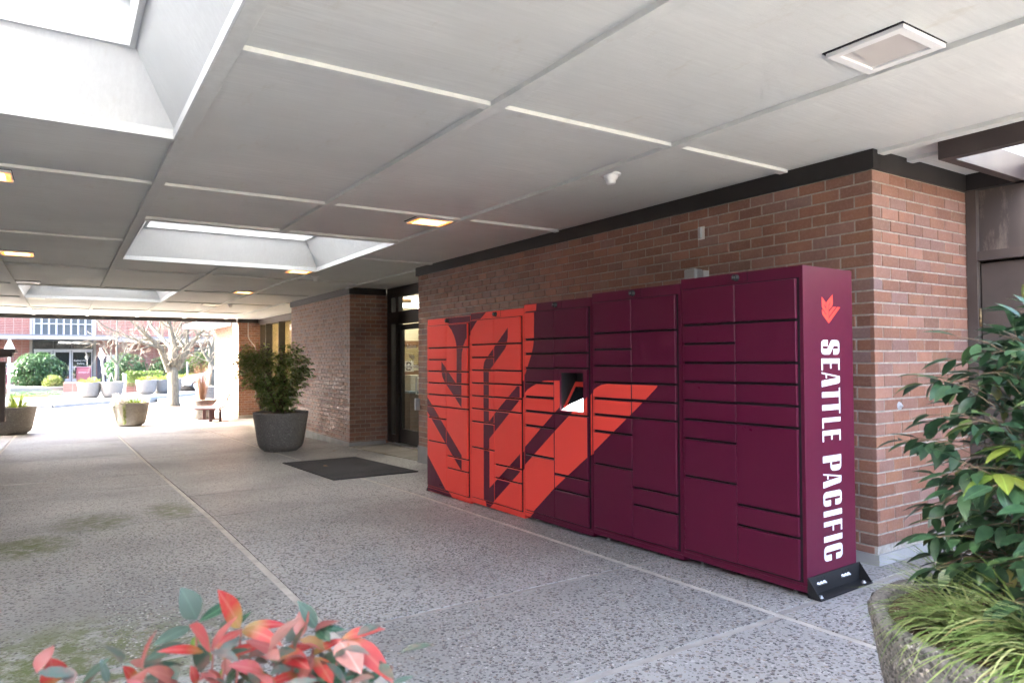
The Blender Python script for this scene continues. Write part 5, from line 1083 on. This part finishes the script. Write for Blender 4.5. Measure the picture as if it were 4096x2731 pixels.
limbs = [([W_(870, 760, TX), W_(760, 480, TX+.3), W_(600, 330, TX+.6), W_(450, 190, TX+.9)], .15, .05), ([W_(890, 740, TX-.1), W_(895, 480, TX-.5), W_(790, 370, TX-.9), W_(640, 200, TX-1.2), W_(590, 60, TX-1.4)], .13, .05), ([W_(935, 740, TX), W_(935, 470, TX+.2), W_(900, 300, TX+.3), W_(860, 100, TX+.4)], .17, .06),
         ([W_(965, 740, TX), W_(1060, 560, TX+.2), W_(1110, 480, TX+.3), W_(1220, 320, TX+.5), W_(1330, 220, TX+.7)], .15, .05), ([W_(1070, 500, TX+.2), W_(1000, 380, TX-.4), W_(870, 230, TX-.8), W_(780, 120, TX-1.0)], .09, .04), ([W_(1080, 500, TX+.3), W_(1095, 300, TX+.1), W_(1110, 90, TX)], .10, .05), ([W_(760, 480, TX+.3), W_(560, 420, TX+1.2), W_(350, 330, TX+1.8), W_(150, 250, TX+2.2)], .05, .025)]
tree('bare_tree', 'large bare tree with pale forked limbs in the mulch circle', None, limbs, .215, [W_(930, 1228, TX), W_(925, 1150, TX), W_(920, 950, TX), W_(915, 820, TX), W_(915, 720, TX)], 4, 3)
SX = -44.0
limbs = [([W_(215, 640, SX), W_(212, 400, SX), W_(215, 100, SX)], .07, .03), ([W_(215, 690, SX), W_(150, 600, SX), W_(130, 450, SX)], .05, .02), ([W_(215, 690, SX), W_(300, 560, SX), W_(330, 430, SX)], .05, .02), ([W_(215, 600, SX), W_(320, 560, SX), W_(400, 470, SX)], .04, .02), ([W_(215, 700, SX), W_(80, 520, SX), W_(50, 420, SX)], .04, .02)]
tree('bare_tree', 'slender pale young bare tree behind the leaning sign pole', None, limbs, .10, [Vector((SX, W_(215, 900, SX).y, GZF+.1)), W_(215, 800, SX), W_(215, 690, SX)], 6, 2)
RX = -44.5
limbs = [([W_(1390, 700, RX), W_(1380, 500, RX), W_(1330, 330, RX)], .12, .05), ([W_(1400, 700, RX), W_(1420, 450, RX), W_(1440, 250, RX)], .12, .05), ([W_(1370, 640, RX), W_(1290, 520, RX), W_(1260, 430, RX)], .10, .05)]
tree('bare_tree', 'bare tree behind the white car at the right of the courtyard', None, limbs, .17, [Vector((RX, W_(1395, 900, RX).y, GZF)), W_(1395, 800, RX), W_(1392, 690, RX)], 8, 2)
m = MB(); m.lathe([(1.75, 0), (1.5, .05), (.9, .11), (0, .16)], (-31.0, 3.75, GZF-.005), 40, wob=.06); tag(m.obj('mulch_bed', M_MULCH), 'dark round mulch bed at the foot of the big bare tree', 'mulch bed')
m = MB(); m.tube([W_(1098, 1010, -47.9), W_(1095, 650, -47.9)], .035, 8); tag(m.obj('street_post', M_POLE), 'thin pale street post in front of the white car', 'post')
# ------------------------------------------------------------------ white car
cr = thing('parked_car', 'white hatchback car parked beyond the bench, only its front showing', 'car', (-47.2, 8.15, GZF+.11)); M_CARW = mat('car_white', (.75, .76, .78), .25); M_CARG = mat('car_glass', (.03, .035, .04), .08)
bm_ = bmesh.new()
side_ = [(-1.95, .35), (-2.0, .55), (-1.98, .72), (-1.75, .86), (-1.1, .98), (-.95, 1.02), (-.25, 1.42), (.2, 1.5), (1.2, 1.47), (1.75, 1.2), (1.95, .95), (2.0, .6), (1.95, .35)]
m = MB(); n = len(side_); rows = []
for xx, k in ((-.86, .93), (-.80, 1.0), (.80, 1.0), (.86, .93)):
    rows.append([(xx*(1 if z < 1.0 else .86), y*(k if abs(y) > 1.5 else 1), .35+(z-.35)*(k if z > .9 else 1)) for y, z in side_])
vs = [p for r in rows for p in r]; fs = [(r*n+i, r*n+i+1, (r+1)*n+i+1, (r+1)*n+i) for r in range(3) for i in range(n-1)]+[tuple(range(n))[::-1], tuple(range(3*n, 4*n))]+[(r*n, (r+1)*n, (r+1)*n+n-1, r*n+n-1) for r in range(3)]
m.add(vs, fs); m.obj('body', M_CARW, cr)
m = MB()
for s in (-1, 1):
    xx = s*.765
    m.add([(xx, -.82, 1.03), (xx*.985, -.22, 1.36), (xx*.985, .35, 1.40), (xx, .35, 1.03)], [(0, 1, 2, 3)]); m.add([(xx, .42, 1.03), (xx*.985, .42, 1.40), (xx*.985, 1.15, 1.38), (xx, 1.5, 1.05)], [(0, 1, 2, 3)])
m.obj('side_window', M_CARG, cr, fix=False)
m = MB(); m.add([(-.66, -.92, 1.055), (.66, -.92, 1.055), (.62, -.27, 1.435), (-.62, -.27, 1.435)], [(0, 1, 2, 3)]); m.obj('windscreen', M_CARG, cr, fix=False)
for s in (-1, 1):
    for y in (-1.25, 1.25):
        m = MB(); m.lathe([(.0, -.1), (.2, -.1), (.31, -.09), (.32, 0), (.31, .09), (.2, .1), (0, .1)], seg=28); wh = m.obj('tyre', mat('tyre_rubber', (.02, .02, .02), .8), cr); wh.rotation_euler[1] = math.pi/2; wh.location = (s*.79, y, .32)
        m = MB(); m.lathe([(0, .115), (.05, .115), (.19, .105), (.2, .1)], seg=20); rm = m.obj('rim', M_STEEL, wh); 
        if s < 0: rm.rotation_euler[0] = math.pi
    m = MB(); m.box(s*.42, s*.80, -1.93, -1.72, .64, .76, 0, .03); m.obj('headlight', mat('headlight', (.7, .72, .75), .1), cr)
m = MB(); m.box(-.5, .5, -1.99, -1.9, .42, .60); m.obj('grille', M_BLACK, cr)
